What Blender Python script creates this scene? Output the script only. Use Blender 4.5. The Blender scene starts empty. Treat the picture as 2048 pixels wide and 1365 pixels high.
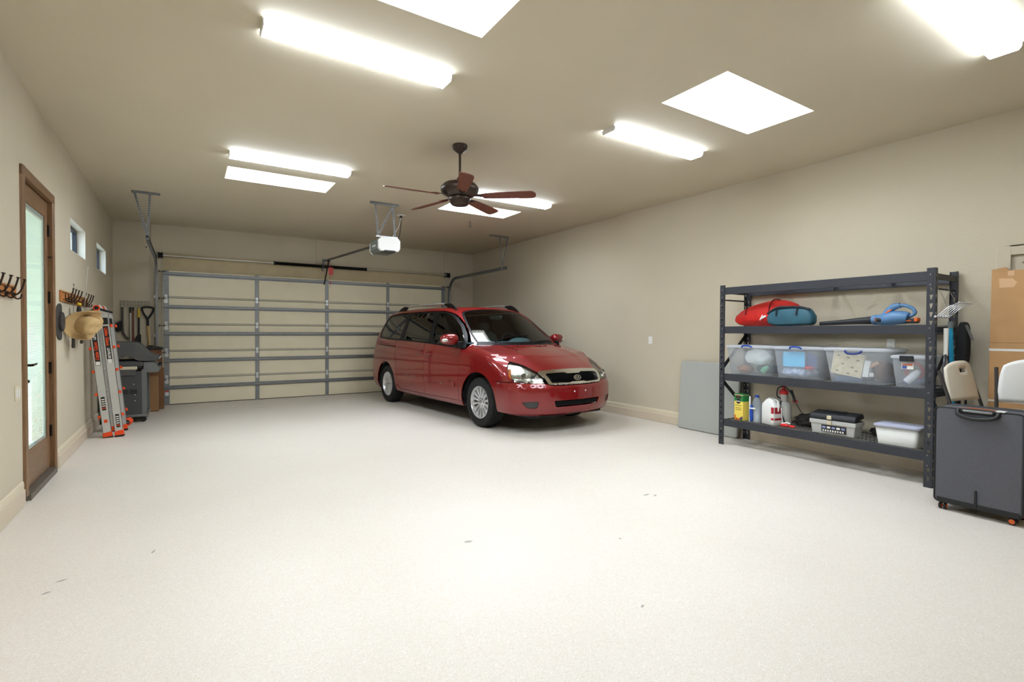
import bpy, bmesh, math, random
import numpy as np
from mathutils import Vector, Matrix
from mathutils.geometry import delaunay_2d_cdt

random.seed(7)
R = math.radians
PI = math.pi
scene = bpy.context.scene
COL = scene.collection

# ------------------------------------------------------------------ camera
XL, XR, YB, YF, ZC = -1.082, 6.077, 11.307, -2.2, 3.309     # the room: left, right, garage-door wall, wall behind, ceiling
cam_d = bpy.data.cameras.new('camera')
cam_d.sensor_width = 36.0
cam_d.lens = 1014.38 * 36.0 / 2048.0
cam_d.clip_start = 0.05
cam_d.clip_end = 300
cam = bpy.data.objects.new('camera', cam_d)
COL.objects.link(cam)
yaw, pitch, roll = 0.5707, 0.0173, 0.0037
fw = Vector((math.sin(yaw) * math.cos(pitch), math.cos(yaw) * math.cos(pitch), -math.sin(pitch)))
rt = Vector((math.cos(yaw), -math.sin(yaw), 0))
up = rt.cross(fw)
r2 = rt * math.cos(roll) + up * math.sin(roll)
u2 = -rt * math.sin(roll) + up * math.cos(roll)
M = Matrix((r2, u2, -fw)).transposed().to_4x4()
M.translation = Vector((0, 0, 1.36))
cam.matrix_world = M
scene.camera = cam

# ------------------------------------------------------------------ light level, world, colour management
EXPOSURE = 0.5
LAMP = 27.0          # emission of the fluorescent diffusers
SKYL = 20.0          # emission of the diffusing skylight panes
DAY = 5.5            # daylight outside the windows
vs = scene.view_settings
vs.view_transform = 'Standard'
vs.look = 'None'
vs.exposure = EXPOSURE
vs.gamma = 1.0
vs.use_curve_mapping = False
scene.cycles.use_denoising = True
scene.cycles.max_bounces = 8
scene.cycles.diffuse_bounces = 4
scene.cycles.transparent_max_bounces = 12
scene.cycles.sample_clamp_indirect = 6.0
scene.cycles.caustics_reflective = False
scene.cycles.caustics_refractive = False
world = bpy.data.worlds.new('world')
scene.world = world
world.use_nodes = True
wn = world.node_tree
wn.nodes['Background'].inputs['Color'].default_value = (0.80, 0.90, 1.0, 1)
wn.nodes['Background'].inputs['Strength'].default_value = DAY


# ------------------------------------------------------------------ materials
def lin(c):
    def g(x):
        x = x / 255.0
        return x / 12.92 if x <= 0.04045 else ((x + 0.055) / 1.055) ** 2.4
    return tuple(g(x) for x in c)


MATS = {}


def mat(name, rgb, rough=0.6, metal=0.0, noise=0.0, nscale=20.0, bump=0.0, bscale=200.0, coat=0.0, spec=None,
        alpha=1.0, trans=0.0, ior=1.45, emit=None, estr=0.0, stretch=None, rgb2=None, detail=4.0, sss=0.0, coat_rough=0.03):
    if name in MATS:
        return MATS[name]
    m = bpy.data.materials.new(name)
    m.use_nodes = True
    nt = m.node_tree
    b = nt.nodes['Principled BSDF']
    c = lin(rgb)
    b.inputs['Base Color'].default_value = (*c, 1)
    b.inputs['Roughness'].default_value = rough
    b.inputs['Metallic'].default_value = metal
    b.inputs['IOR'].default_value = ior
    if spec is not None:
        b.inputs['Specular IOR Level'].default_value = spec
    if coat:
        b.inputs['Coat Weight'].default_value = coat
        b.inputs['Coat Roughness'].default_value = coat_rough
    if trans:
        b.inputs['Transmission Weight'].default_value = trans
    if alpha < 1:
        b.inputs['Alpha'].default_value = alpha
    if emit:
        b.inputs['Emission Color'].default_value = (*lin(emit), 1)
        b.inputs['Emission Strength'].default_value = estr
    if noise or bump:
        tc = nt.nodes.new('ShaderNodeTexCoord')
        vec = tc.outputs['Object']
        if stretch:
            mp = nt.nodes.new('ShaderNodeMapping')
            mp.inputs['Scale'].default_value = stretch
            nt.links.new(vec, mp.inputs['Vector'])
            vec = mp.outputs['Vector']
    if noise:
        n = nt.nodes.new('ShaderNodeTexNoise')
        n.inputs['Scale'].default_value = nscale
        n.inputs['Detail'].default_value = detail
        nt.links.new(vec, n.inputs['Vector'])
        rp = nt.nodes.new('ShaderNodeValToRGB')
        lo = tuple(max(0, x * (1 - noise)) for x in c) if rgb2 is None else lin(rgb2)
        hi = tuple(min(1, x * (1 + noise)) for x in c) if rgb2 is None else c
        rp.color_ramp.elements[0].position = 0.3
        rp.color_ramp.elements[1].position = 0.7
        rp.color_ramp.elements[0].color = (*lo, 1)
        rp.color_ramp.elements[1].color = (*hi, 1)
        nt.links.new(n.outputs['Fac'], rp.inputs['Fac'])
        nt.links.new(rp.outputs['Color'], b.inputs['Base Color'])
    if bump:
        n2 = nt.nodes.new('ShaderNodeTexNoise')
        n2.inputs['Scale'].default_value = bscale
        n2.inputs['Detail'].default_value = 3
        nt.links.new(vec, n2.inputs['Vector'])
        bp = nt.nodes.new('ShaderNodeBump')
        bp.inputs['Strength'].default_value = bump
        bp.inputs['Distance'].default_value = 0.01
        nt.links.new(n2.outputs['Fac'], bp.inputs['Height'])
        nt.links.new(bp.outputs['Normal'], b.inputs['Normal'])
    MATS[name] = m
    return m


def glass_mat(name, rgb, clear=0.8, rough=0.0, refl=1.0):
    """thin pane: tinted see-through plus a fresnel reflection, so light passes without refraction noise"""
    if name in MATS:
        return MATS[name]
    m = bpy.data.materials.new(name)
    m.use_nodes = True
    nt = m.node_tree
    nt.nodes.remove(nt.nodes['Principled BSDF'])
    out = nt.nodes['Material Output']
    t = nt.nodes.new('ShaderNodeBsdfTransparent')
    t.inputs['Color'].default_value = (*[x * clear for x in lin(rgb)], 1)
    g = nt.nodes.new('ShaderNodeBsdfGlossy')
    g.inputs['Roughness'].default_value = rough
    fr = nt.nodes.new('ShaderNodeFresnel')
    fr.inputs['IOR'].default_value = 1.5
    ml = nt.nodes.new('ShaderNodeMath')
    ml.operation = 'MULTIPLY'
    ml.inputs[1].default_value = refl
    geo = nt.nodes.new('ShaderNodeNewGeometry')      # only the outer face of each pane mirrors
    inv = nt.nodes.new('ShaderNodeMath')
    inv.operation = 'SUBTRACT'
    inv.inputs[0].default_value = 1.0
    nt.links.new(geo.outputs['Backfacing'], inv.inputs[1])
    m0 = nt.nodes.new('ShaderNodeMath')
    m0.operation = 'MULTIPLY'
    nt.links.new(fr.outputs[0], m0.inputs[0])
    nt.links.new(inv.outputs[0], m0.inputs[1])
    nt.links.new(m0.outputs[0], ml.inputs[0])
    mx = nt.nodes.new('ShaderNodeMixShader')
    nt.links.new(ml.outputs[0], mx.inputs[0])
    nt.links.new(t.outputs[0], mx.inputs[1])
    nt.links.new(g.outputs[0], mx.inputs[2])
    nt.links.new(mx.outputs[0], out.inputs['Surface'])
    MATS[name] = m
    return m


def frosted_mat(name, rgb, clear=0.5, rough=0.35):
    """cloudy thin plastic: part see-through, part diffusing and glossy"""
    if name in MATS:
        return MATS[name]
    m = bpy.data.materials.new(name)
    m.use_nodes = True
    nt = m.node_tree
    b = nt.nodes['Principled BSDF']
    out = nt.nodes['Material Output']
    b.inputs['Base Color'].default_value = (*lin(rgb), 1)
    b.inputs['Roughness'].default_value = rough
    tl = nt.nodes.new('ShaderNodeBsdfTranslucent')
    tl.inputs['Color'].default_value = (*lin(rgb), 1)
    a = nt.nodes.new('ShaderNodeMixShader')
    a.inputs[0].default_value = 0.6
    nt.links.new(b.outputs[0], a.inputs[1])
    nt.links.new(tl.outputs[0], a.inputs[2])
    t = nt.nodes.new('ShaderNodeBsdfTransparent')
    t.inputs['Color'].default_value = (0.93, 0.95, 0.97, 1)
    mx = nt.nodes.new('ShaderNodeMixShader')
    mx.inputs[0].default_value = clear
    nt.links.new(a.outputs[0], mx.inputs[1])
    nt.links.new(t.outputs[0], mx.inputs[2])
    nt.links.new(mx.outputs[0], out.inputs['Surface'])
    MATS[name] = m
    return m


def emit_mat(name, rgb, strength):
    if name in MATS:
        return MATS[name]
    m = bpy.data.materials.new(name)
    m.use_nodes = True
    nt = m.node_tree
    nt.nodes.remove(nt.nodes['Principled BSDF'])
    e = nt.nodes.new('ShaderNodeEmission')
    e.inputs['Color'].default_value = (*lin(rgb), 1)
    e.inputs['Strength'].default_value = strength
    nt.links.new(e.outputs[0], nt.nodes['Material Output'].inputs['Surface'])
    MATS[name] = m
    return m


# ------------------------------------------------------------------ objects
def tag(o, label=None, cat=None, group=None, kind=None):
    if label:
        o['label'] = label
    if cat:
        o['category'] = cat
    if group:
        o['group'] = group
    if kind:
        o['kind'] = kind
    return o


def thing(name, label, cat, loc=(0, 0, 0), rz=0.0, group=None, kind=None):
    o = bpy.data.objects.new(name, None)
    o.empty_display_size = 0.1
    COL.objects.link(o)
    o.location = loc
    o.rotation_euler = (0, 0, rz)
    return tag(o, label, cat, group, kind)


def copy_tree(o, parent=None):
    c = o.copy()
    COL.objects.link(c)
    if parent is not None:
        c.parent = parent
    for ch in list(o.children):
        copy_tree(ch, c)
    return c


class MB:
    """collects solids, then links them as one mesh object"""

    def __init__(self):
        self.v, self.f = [], []
        self.T = None

    def add(self, vs_, fs):
        n = len(self.v)
        if self.T is not None:
            vs_ = [tuple(self.T @ Vector(p)) for p in vs_]
        self.v += [tuple(p) for p in vs_]
        self.f += [tuple(i + n for i in q) for q in fs]
        return self

    def box(self, x0, x1, y0, y1, z0, z1):
        x0, x1 = min(x0, x1), max(x0, x1)
        y0, y1 = min(y0, y1), max(y0, y1)
        z0, z1 = min(z0, z1), max(z0, z1)
        vs_ = [(x0, y0, z0), (x1, y0, z0), (x1, y1, z0), (x0, y1, z0), (x0, y0, z1), (x1, y0, z1), (x1, y1, z1), (x0, y1, z1)]
        return self.add(vs_, [(0, 3, 2, 1), (4, 5, 6, 7), (0, 1, 5, 4), (1, 2, 6, 5), (2, 3, 7, 6), (3, 0, 4, 7)])

    def cbox(self, c, s):
        return self.box(c[0] - s[0] / 2, c[0] + s[0] / 2, c[1] - s[1] / 2, c[1] + s[1] / 2, c[2] - s[2] / 2, c[2] + s[2] / 2)

    def frust(self, lo, hi, z0, z1):
        """lo/hi: (x0,x1,y0,y1) rectangles at z0/z1"""
        vs_ = [(lo[0], lo[2], z0), (lo[1], lo[2], z0), (lo[1], lo[3], z0), (lo[0], lo[3], z0),
               (hi[0], hi[2], z1), (hi[1], hi[2], z1), (hi[1], hi[3], z1), (hi[0], hi[3], z1)]
        return self.add(vs_, [(0, 3, 2, 1), (4, 5, 6, 7), (0, 1, 5, 4), (1, 2, 6, 5), (2, 3, 7, 6), (3, 0, 4, 7)])

    def bar(self, a, b, w, h, upv=(0, 0, 1)):
        """rectangular bar from a to b"""
        a, b = Vector(a), Vector(b)
        d = (b - a).normalized()
        u = Vector(upv)
        if abs(d.dot(u)) > 0.98:
            u = Vector((1, 0, 0))
        s = d.cross(u).normalized()
        u = s.cross(d).normalized()
        s, u = s * w / 2, u * h / 2
        vs_ = [a - s - u, a + s - u, a + s + u, a - s + u, b - s - u, b + s - u, b + s + u, b - s + u]
        return self.add(vs_, [(0, 3, 2, 1), (4, 5, 6, 7), (0, 1, 5, 4), (1, 2, 6, 5), (2, 3, 7, 6), (3, 0, 4, 7)])

    def prism(self, pts, d0, d1, axis='y'):
        """2D outline extruded along an axis. axis y: pts=(x,z); x: pts=(y,z); z: pts=(x,y)"""
        n = len(pts)

        def P(p, d):
            return {'y': (p[0], d, p[1]), 'x': (d, p[0], p[1]), 'z': (p[0], p[1], d)}[axis]
        vs_ = [P(p, d0) for p in pts] + [P(p, d1) for p in pts]
        fs = [tuple(range(n)), tuple(range(2 * n - 1, n - 1, -1))]
        for i in range(n):
            j = (i + 1) % n
            fs.append((i, i + n, j + n, j))
        return self.add(vs_, fs)

    def tube(self, path, r, n=10, caps=True, closed=False):
        path = [Vector(p) for p in path]
        rs = r if isinstance(r, (list, tuple)) else [r] * len(path)
        m = len(path)
        rings, vs_ = [], []
        prev = None
        for i, p in enumerate(path):
            if closed:
                d = (path[(i + 1) % m] - path[i - 1])
            else:
                d = path[min(i + 1, m - 1)] - path[max(i - 1, 0)]
            d = d.normalized() if d.length > 1e-9 else Vector((0, 0, 1))
            if prev is None:
                u = Vector((0, 0, 1)) if abs(d.z) < 0.9 else Vector((1, 0, 0))
                s = d.cross(u).normalized()
            else:
                s = (prev - d * prev.dot(d))
                s = s.normalized() if s.length > 1e-6 else d.orthogonal().normalized()
            prev = s
            t = d.cross(s).normalized()
            for k in range(n):
                a = 2 * PI * k / n
                vs_.append(p + (s * math.cos(a) + t * math.sin(a)) * rs[i])
        fs = []
        for i in range(m if closed else m - 1):
            for k in range(n):
                a0, a1 = i * n + k, i * n + (k + 1) % n
                j = ((i + 1) % m) * n
                fs.append((a0, a1, j + (k + 1) % n, j + k))
        if caps and not closed:
            fs.append(tuple(range(n - 1, -1, -1)))
            fs.append(tuple((m - 1) * n + k for k in range(n)))
        return self.add(vs_, fs)

    def cyl(self, a, b, r, n=20, r1=None):
        return self.tube([a, b], [r, r if r1 is None else r1], n)

    def lathe(self, prof, c=(0, 0, 0), axis='z', n=32, cap=True):
        """prof: (radius, height) pairs"""
        vs_ = []
        m = len(prof)
        for (r, h) in prof:
            for k in range(n):
                a = 2 * PI * k / n
                x, y = r * math.cos(a), r * math.sin(a)
                p = {'z': (x, y, h), 'y': (x, h, y), 'x': (h, x, y)}[axis]
                vs_.append((p[0] + c[0], p[1] + c[1], p[2] + c[2]))
        fs = []
        for i in range(m - 1):
            for k in range(n):
                k1 = (k + 1) % n
                fs.append((i * n + k, i * n + k1, (i + 1) * n + k1, (i + 1) * n + k))
        if cap:
            if prof[0][0] > 1e-6:
                fs.append(tuple(range(n - 1, -1, -1)))
            if prof[-1][0] > 1e-6:
                fs.append(tuple((m - 1) * n + k for k in range(n)))
        return self.add(vs_, fs)

    def grid(self, rows, closed_u=False, closed_v=False):
        """rows: list of equally long point lists"""
        m, n = len(rows), len(rows[0])
        vs_ = [p for r_ in rows for p in r_]
        fs = []
        for i in range(m if closed_v else m - 1):
            for k in range(n if closed_u else n - 1):
                i1, k1 = (i + 1) % m, (k + 1) % n
                fs.append((i * n + k, i * n + k1, i1 * n + k1, i1 * n + k))
        return self.add(vs_, fs)

    def blob(self, c, s, n=14, m=9, e=2.0, fn=None):
        """rounded (super-ellipsoid) lump, e>2 is boxier"""
        vs_ = []

        def sp(x):
            return math.copysign(abs(x) ** (2.0 / e), x)
        for i in range(m + 1):
            ph = -PI / 2 + PI * i / m
            for k in range(n):
                a = 2 * PI * k / n
                p = [s[0] * sp(math.cos(ph)) * sp(math.cos(a)), s[1] * sp(math.cos(ph)) * sp(math.sin(a)), s[2] * sp(math.sin(ph))]
                if fn:
                    p = fn(p)
                vs_.append((c[0] + p[0], c[1] + p[1], c[2] + p[2]))
        fs = []
        for i in range(m):
            for k in range(n):
                k1 = (k + 1) % n
                fs.append((i * n + k, i * n + k1, (i + 1) * n + k1, (i + 1) * n + k))
        return self.add(vs_, fs)

    def build(self, name, material, parent=None, bevel=0.0, smooth=None, seg=2, loc=None, rot=None, sub=0, solid=0.0, kind=None, angle=40):
        me = bpy.data.meshes.new(name)
        me.from_pydata(self.v, [], self.f)
        bm = bmesh.new()
        bm.from_mesh(me)
        bmesh.ops.remove_doubles(bm, verts=bm.verts, dist=1e-6)
        bmesh.ops.recalc_face_normals(bm, faces=bm.faces)
        bm.to_mesh(me)
        bm.free()
        me.materials.append(material)
        o = bpy.data.objects.new(name, me)
        COL.objects.link(o)
        if parent is not None:
            o.parent = parent
        if loc is not None:
            o.location = loc
        if rot is not None:
            o.rotation_euler = rot
        if solid:
            md = o.modifiers.new('solid', 'SOLIDIFY')
            md.thickness = solid
            md.offset = 0
        if bevel:
            md = o.modifiers.new('bevel', 'BEVEL')
            md.width = bevel
            md.segments = seg
            md.limit_method = 'ANGLE'
            md.angle_limit = R(35)
            md.harden_normals = False
        if sub:
            md = o.modifiers.new('sub', 'SUBSURF')
            md.levels = sub
            md.render_levels = sub
        if smooth is None:
            smooth = bool(bevel or sub)
        if smooth:
            me.polygons.foreach_set('use_smooth', [True] * len(me.polygons))
            if not sub:
                try:
                    me.set_sharp_from_angle(angle=R(angle))
                except Exception:
                    pass
        if kind:
            o['kind'] = kind
        return o


def text(name, body, size, loc, rot, material, parent, extrude=0.0006, align='CENTER', sx=1.0, shear=0.0, bold=0.0):
    c = bpy.data.curves.new(name, 'FONT')
    c.body = body
    c.size = size
    c.extrude = extrude
    c.align_x = align
    c.align_y = 'CENTER'
    c.shear = shear
    c.offset = bold
    c.resolution_u = 3
    c.materials.append(material)
    tmp = bpy.data.objects.new(name, c)
    COL.objects.link(tmp)
    dg = bpy.context.evaluated_depsgraph_get()
    me = bpy.data.meshes.new_from_object(tmp.evaluated_get(dg))
    COL.objects.unlink(tmp)
    bpy.data.objects.remove(tmp)
    me.name = name
    o = bpy.data.objects.new(name, me)
    COL.objects.link(o)
    o.parent = parent
    o.location = loc
    o.rotation_euler = rot
    o.scale = (sx, 1, 1)
    return o


def arc(cx, cy, r, a0, a1, n):
    return [(cx + r * math.cos(R(a0 + (a1 - a0) * i / n)), cy + r * math.sin(R(a0 + (a1 - a0) * i / n))) for i in range(n + 1)]


def spline(pts, n=8, closed=False):
    """Catmull-Rom through points"""
    P = [np.array(p, float) for p in pts]
    m = len(P)
    out = []
    rng = range(m) if closed else range(m - 1)
    for i in rng:
        if closed:
            p0, p1, p2, p3 = P[i - 1], P[i], P[(i + 1) % m], P[(i + 2) % m]
        else:
            p0, p1, p2, p3 = P[max(i - 1, 0)], P[i], P[i + 1], P[min(i + 2, m - 1)]
        for k in range(n):
            t = k / n
            out.append(tuple(0.5 * ((2 * p1) + (p2 - p0) * t + (2 * p0 - 5 * p1 + 4 * p2 - p3) * t * t + (3 * p1 - p0 - 3 * p2 + p3) * t ** 3)))
    if not closed:
        out.append(tuple(P[-1]))
    return out


def rrect(x0, x1, y0, y1, r, n=4):
    return arc(x1 - r, y0 + r, r, -90, 0, n) + arc(x1 - r, y1 - r, r, 0, 90, n) + arc(x0 + r, y1 - r, r, 90, 180, n) + arc(x0 + r, y0 + r, r, 180, 270, n)


def holes_cells(u0, u1, w0, w1, holes):
    us = sorted({u0, u1, *[h[0] for h in holes], *[h[1] for h in holes]})
    ws = sorted({w0, w1, *[h[2] for h in holes], *[h[3] for h in holes]})
    for i in range(len(us) - 1):
        for j in range(len(ws) - 1):
            cu, cw = (us[i] + us[i + 1]) / 2, (ws[j] + ws[j + 1]) / 2
            if any(h[0] < cu < h[1] and h[2] < cw < h[3] for h in holes):
                continue
            yield us[i], us[i + 1], ws[j], ws[j + 1]

# ================================================================== the room
wall_m = mat('wall_paint', (197, 187, 165), 0.75, noise=0.025, nscale=1.2, bump=0.12, bscale=55)
ceil_m = mat('ceiling_paint', (202, 192, 170), 0.75, noise=0.02, nscale=1.0, bump=0.10, bscale=22)
trim_m = mat('trim_paint', (214, 203, 178), 0.5)
white_m = mat('drywall_white', (226, 222, 208), 0.8)
steel_m = mat('galvanised_steel', (138, 140, 140), 0.5, 0.7, noise=0.12, nscale=40)
steel_l = mat('bright_steel', (205, 207, 208), 0.3, 0.75)
black_m = mat('black_metal', (24, 24, 26), 0.5)
white_p = mat('white_plastic', (232, 231, 226), 0.4)


def floor_material():
    m = bpy.data.materials.new('speckled_floor_coating')
    m.use_nodes = True
    nt = m.node_tree
    L = nt.links.new
    b = nt.nodes['Principled BSDF']
    tc = nt.nodes.new('ShaderNodeTexCoord')

    def noise(sc, det=3.0, rough=0.5):
        n = nt.nodes.new('ShaderNodeTexNoise')
        n.inputs['Scale'].default_value = sc
        n.inputs['Detail'].default_value = det
        n.inputs['Roughness'].default_value = rough
        L(tc.outputs['Object'], n.inputs['Vector'])
        return n.outputs['Fac']

    def ramp(fac, stops):
        r_ = nt.nodes.new('ShaderNodeValToRGB')
        e = r_.color_ramp.elements
        while len(e) < len(stops):
            e.new(0.5)
        for i, (p, c) in enumerate(stops):
            e[i].position = p
            e[i].color = (*lin(c), 1)
        L(fac, r_.inputs['Fac'])
        return r_.outputs['Color']

    def mix(f, a, c, typ='MIX'):
        x = nt.nodes.new('ShaderNodeMix')
        x.data_type = 'RGBA'
        x.blend_type = typ
        if isinstance(f, float):
            x.inputs[0].default_value = f
        else:
            L(f, x.inputs[0])
        L(a, x.inputs[6])
        if isinstance(c, tuple):
            x.inputs[7].default_value = (*lin(c), 1)
        else:
            L(c, x.inputs[7])
        return x.outputs[2]
    base = ramp(noise(0.9, 4), [(0.3, (216, 208, 197)), (0.7, (224, 217, 207))])
    v = nt.nodes.new('ShaderNodeTexVoronoi')
    v.inputs['Scale'].default_value = 190
    L(tc.outputs['Object'], v.inputs['Vector'])
    sp = nt.nodes.new('ShaderNodeSeparateColor')
    L(v.outputs['Color'], sp.inputs[0])
    fl = ramp(sp.outputs[0], [(0.0, (196, 178, 150)), (0.18, (205, 190, 168)), (0.2, (224, 216, 203)), (0.88, (224, 216, 203)), (0.9, (250, 248, 244))])
    col = mix(0.30, base, fl)
    col = mix(0.14, col, ramp(noise(420, 1), [(0.35, (150, 136, 115)), (0.65, (245, 240, 232))]))
    # small scuffs and drips that lie on the coating: (x, y, half length, half width, angle)
    for (x, y, a, w, ang) in [(-0.18, 3.8, .035, .008, 75), (-0.58, 3.62, .03, .012, 20), (-0.62, 3.49, .025, .012, 30), (1.53, 2.9, .035, .02, -10),
                              (3.24, 2.95, .05, .014, 10), (3.29, 2.9, .03, .014, 30), (2.4, 2.41, .015, .01, 0), (1.9, 1.75, .02, .008, 30),
                              (2.3, 10.5, .12, .02, 15), (2.55, 10.45, .03, .015, 0), (0.62, 10.2, .35, .012, 22), (1.1, 10.0, .2, .012, -12)]:
        mp = nt.nodes.new('ShaderNodeMapping')
        mp.vector_type = 'TEXTURE'
        mp.inputs['Location'].default_value = (x, y, 0)
        mp.inputs['Rotation'].default_value = (0, 0, R(ang))
        mp.inputs['Scale'].default_value = (a, w, 1)
        L(tc.outputs['Object'], mp.inputs['Vector'])
        ln = nt.nodes.new('ShaderNodeVectorMath')
        ln.operation = 'LENGTH'
        L(mp.outputs[0], ln.inputs[0])
        mr = nt.nodes.new('ShaderNodeMapRange')
        mr.inputs['From Min'].default_value = 1.0
        mr.inputs['From Max'].default_value = 0.5
        mr.inputs['To Min'].default_value = 0.0
        mr.inputs['To Max'].default_value = 0.7
        L(ln.outputs['Value'], mr.inputs['Value'])
        col = mix(mr.outputs[0], col, (112, 108, 102))
    L(col, b.inputs['Base Color'])
    b.inputs['Roughness'].default_value = 0.42
    b.inputs['Specular IOR Level'].default_value = 0.35
    bp = nt.nodes.new('ShaderNodeBump')
    bp.inputs['Strength'].default_value = 0.12
    bp.inputs['Distance'].default_value = 0.004
    L(noise(160, 2), bp.inputs['Height'])
    L(bp.outputs[0], b.inputs['Normal'])
    MATS['floor'] = m
    return m


floor_m = floor_material()
curb_m = mat('coated_curb', (206, 192, 170), 0.45, noise=0.08, nscale=120)

tag(MB().box(XL - .15, XR + .15, YF - .15, YB + .15, -0.15, 0).build('floor', floor_m), 'off-white speckled epoxy garage floor', 'floor', kind='structure')

SKY = [(.42, 1.66, 2.34, 2.97), (3.40, 4.64, 2.34, 2.97), (.42, 1.66, 6.88, 7.45), (3.36, 4.58, 6.87, 7.43)]
m = MB()
for (a, b, c, d) in holes_cells(XL - .15, XR + .15, YF - .15, YB + .15, SKY):
    m.box(a, b, c, d, ZC, ZC + .06)
tag(m.build('ceiling', ceil_m), 'flat beige painted drywall ceiling', 'ceiling', kind='structure')

WINS = [(7.43, 8.43, 2.26, 2.625), (9.39, 10.38, 2.255, 2.64)]
DOOR = (5.42, 6.50, 0.0, 2.62)
m = MB()
for (a, b, c, d) in holes_cells(YF, YB, 0, ZC, WINS + [DOOR]):
    m.box(XL - .15, XL, a, b, c, d)
tag(m.build('wall_left', wall_m), 'beige side wall with wooden glass door and two small high windows', 'wall', kind='structure')

DR = (0.50, 1.40, 0.0, 2.08)
m = MB()
for (a, b, c, d) in holes_cells(YF, YB, 0, ZC, [DR]):
    m.box(XR, XR + .15, a, b, c, d)
tag(m.build('wall_right', wall_m), 'beige side wall behind the van and the shelving', 'wall', kind='structure')
GD = (-0.30, 5.22, 0.0, 2.40)
m = MB()
for (a, b, c, d) in holes_cells(XL - .15, XR + .15, 0, ZC, [GD]):
    m.box(a, b, YB, YB + .15, c, d)
tag(m.build('wall_back', wall_m), 'beige end wall around the overhead garage door', 'wall', kind='structure')
tag(MB().box(XL - .15, XR + .15, YF - .15, YF, 0, ZC).build('wall_front', wall_m), 'plain beige wall behind the viewpoint', 'wall', kind='structure')

# stem-wall curbs under the baseboards
m = MB()
for (a, b) in ((YF, DOOR[0] - .07), (DOOR[1] + .07, YB)):
    m.box(XL, XL + .022, a, b, 0, .125)
tag(m.build('trim_1', curb_m, bevel=.006), 'low coated concrete curb along the left wall', 'curb', kind='structure')
tag(MB().box(XR - .022, XR, YF, .42, 0, .125).box(XR - .022, XR, 1.48, YB, 0, .125).build('trim_2', curb_m, bevel=.006),
    'low coated concrete curb along the right wall', 'curb', kind='structure')


def baseboard(name, x, sgn, spans, label):
    m_ = MB()
    pr = [(0, .125), (.012, .125), (.014, .165), (.010, .172), (.012, .180), (.004, .19), (0, .19)]
    for (a, b) in spans:
        m_.prism([(x + sgn * (p[0] + .0), p[1]) for p in pr], a, b, 'y')
    return tag(m_.build(name, trim_m), label, 'baseboard', kind='structure')


baseboard('baseboard_left', XL, 1, ((YF, DOOR[0] - .07), (DOOR[1] + .07, YB)), 'cream baseboard along the left wall')
baseboard('baseboard_right', XR, -1, ((YF, .42), (1.48, YB)), 'cream baseboard along the right wall')
# boards fixed to the garage-door wall
m = MB().box(-.535, -.37, YB - .018, YB, 0, ZC - .004)
tag(m.build('trim_3', wall_m, bevel=.002), 'beige jamb board left of the garage door', 'trim', kind='structure')
tag(MB().box(5.285, 5.45, YB - .018, YB, 0, ZC - .004).build('trim_4', wall_m, bevel=.002), 'beige jamb board right of the garage door', 'trim', kind='structure')
tag(MB().box(2.32, 2.61, YB - .018, YB, 2.80, ZC - .004).build('trim_5', wall_m, bevel=.002), 'beige spring pad board above the garage door', 'trim', kind='structure')
head_m = mat('header_board', (190, 175, 142), 0.8, noise=0.06, nscale=6)
tag(MB().box(-.37, 5.285, YB - .012, YB, 2.45, 2.79).build('trim_6', head_m, bevel=.002), 'tan header board above the garage door', 'trim', kind='structure')
tag(MB().lathe([(.012, YB - .003), (.012, YB)], (-.60, 0, 2.875), 'y', 12).build('wall_hole', black_m), 'small dark round hole in the end wall near ceiling', 'hole')

# the ground outside the side door
tag(MB().box(-30, XL - .15, -20, 30, -.3, -.02).build('ground', mat('patio', (196, 190, 178), .9, noise=.05, nscale=3)), 'pale ground outside the side wall', 'ground', kind='structure')

# block added outside so the high windows look dark under a bright sky
t = thing('window_backdrop', 'dark blue-grey building added outside to keep the small high windows dark', 'building', (-6.5, 19.0, 0), kind='structure')
nb = mat('backdrop_wall', (58, 72, 104), .8, noise=.1, nscale=.6)
MB().box(-5, 4.6, 0, 4, -.02, 7.0).build('wall', nb, t)
MB().box(-5.3, 4.9, -.3, 4.3, 7.0, 7.25).build('roof', mat('backdrop_roof', (40, 42, 48), .8), t)
for k in range(3):
    MB().box(-3.6 + k * 2.8, -2.4 + k * 2.8, -.04, 0, 3.4, 5.0).build('window', mat('backdrop_glass', (70, 96, 150), .2), t)

# ------------------------------------------------------------------ skylights
well_m = mat('skylight_well', (238, 234, 222), 0.8)
sky_e = emit_mat('daylit_diffuser', (236, 245, 255), SKYL)
names = ['rectangular skylight nearest the camera, cut by the top picture edge', 'rectangular skylight in front of the small light fixture on the right',
         'flush skylight beyond the light fixture at the left', 'flush skylight behind the ceiling fan blades']
for i, (a, b, c, d) in enumerate(SKY):
    t = thing('skylight', names[i], 'skylight', ((a + b) / 2, (c + d) / 2, ZC), group='ceiling skylights')
    w, h = (b - a) / 2, (d - c) / 2
    MB().box(-w - .02, -w + .004, -h - .02, h + .02, .001, .3).box(w - .004, w + .02, -h - .02, h + .02, .001, .3).box(-w, w, -h - .02, -h + .004, .001, .3).box(-w, w, h - .004, h + .02, .001, .3).build('light_well', well_m, t)
    MB().box(-w - .02, w + .02, -h - .02, h + .02, .3, .315).build('diffuser_pane', sky_e, t)

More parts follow.
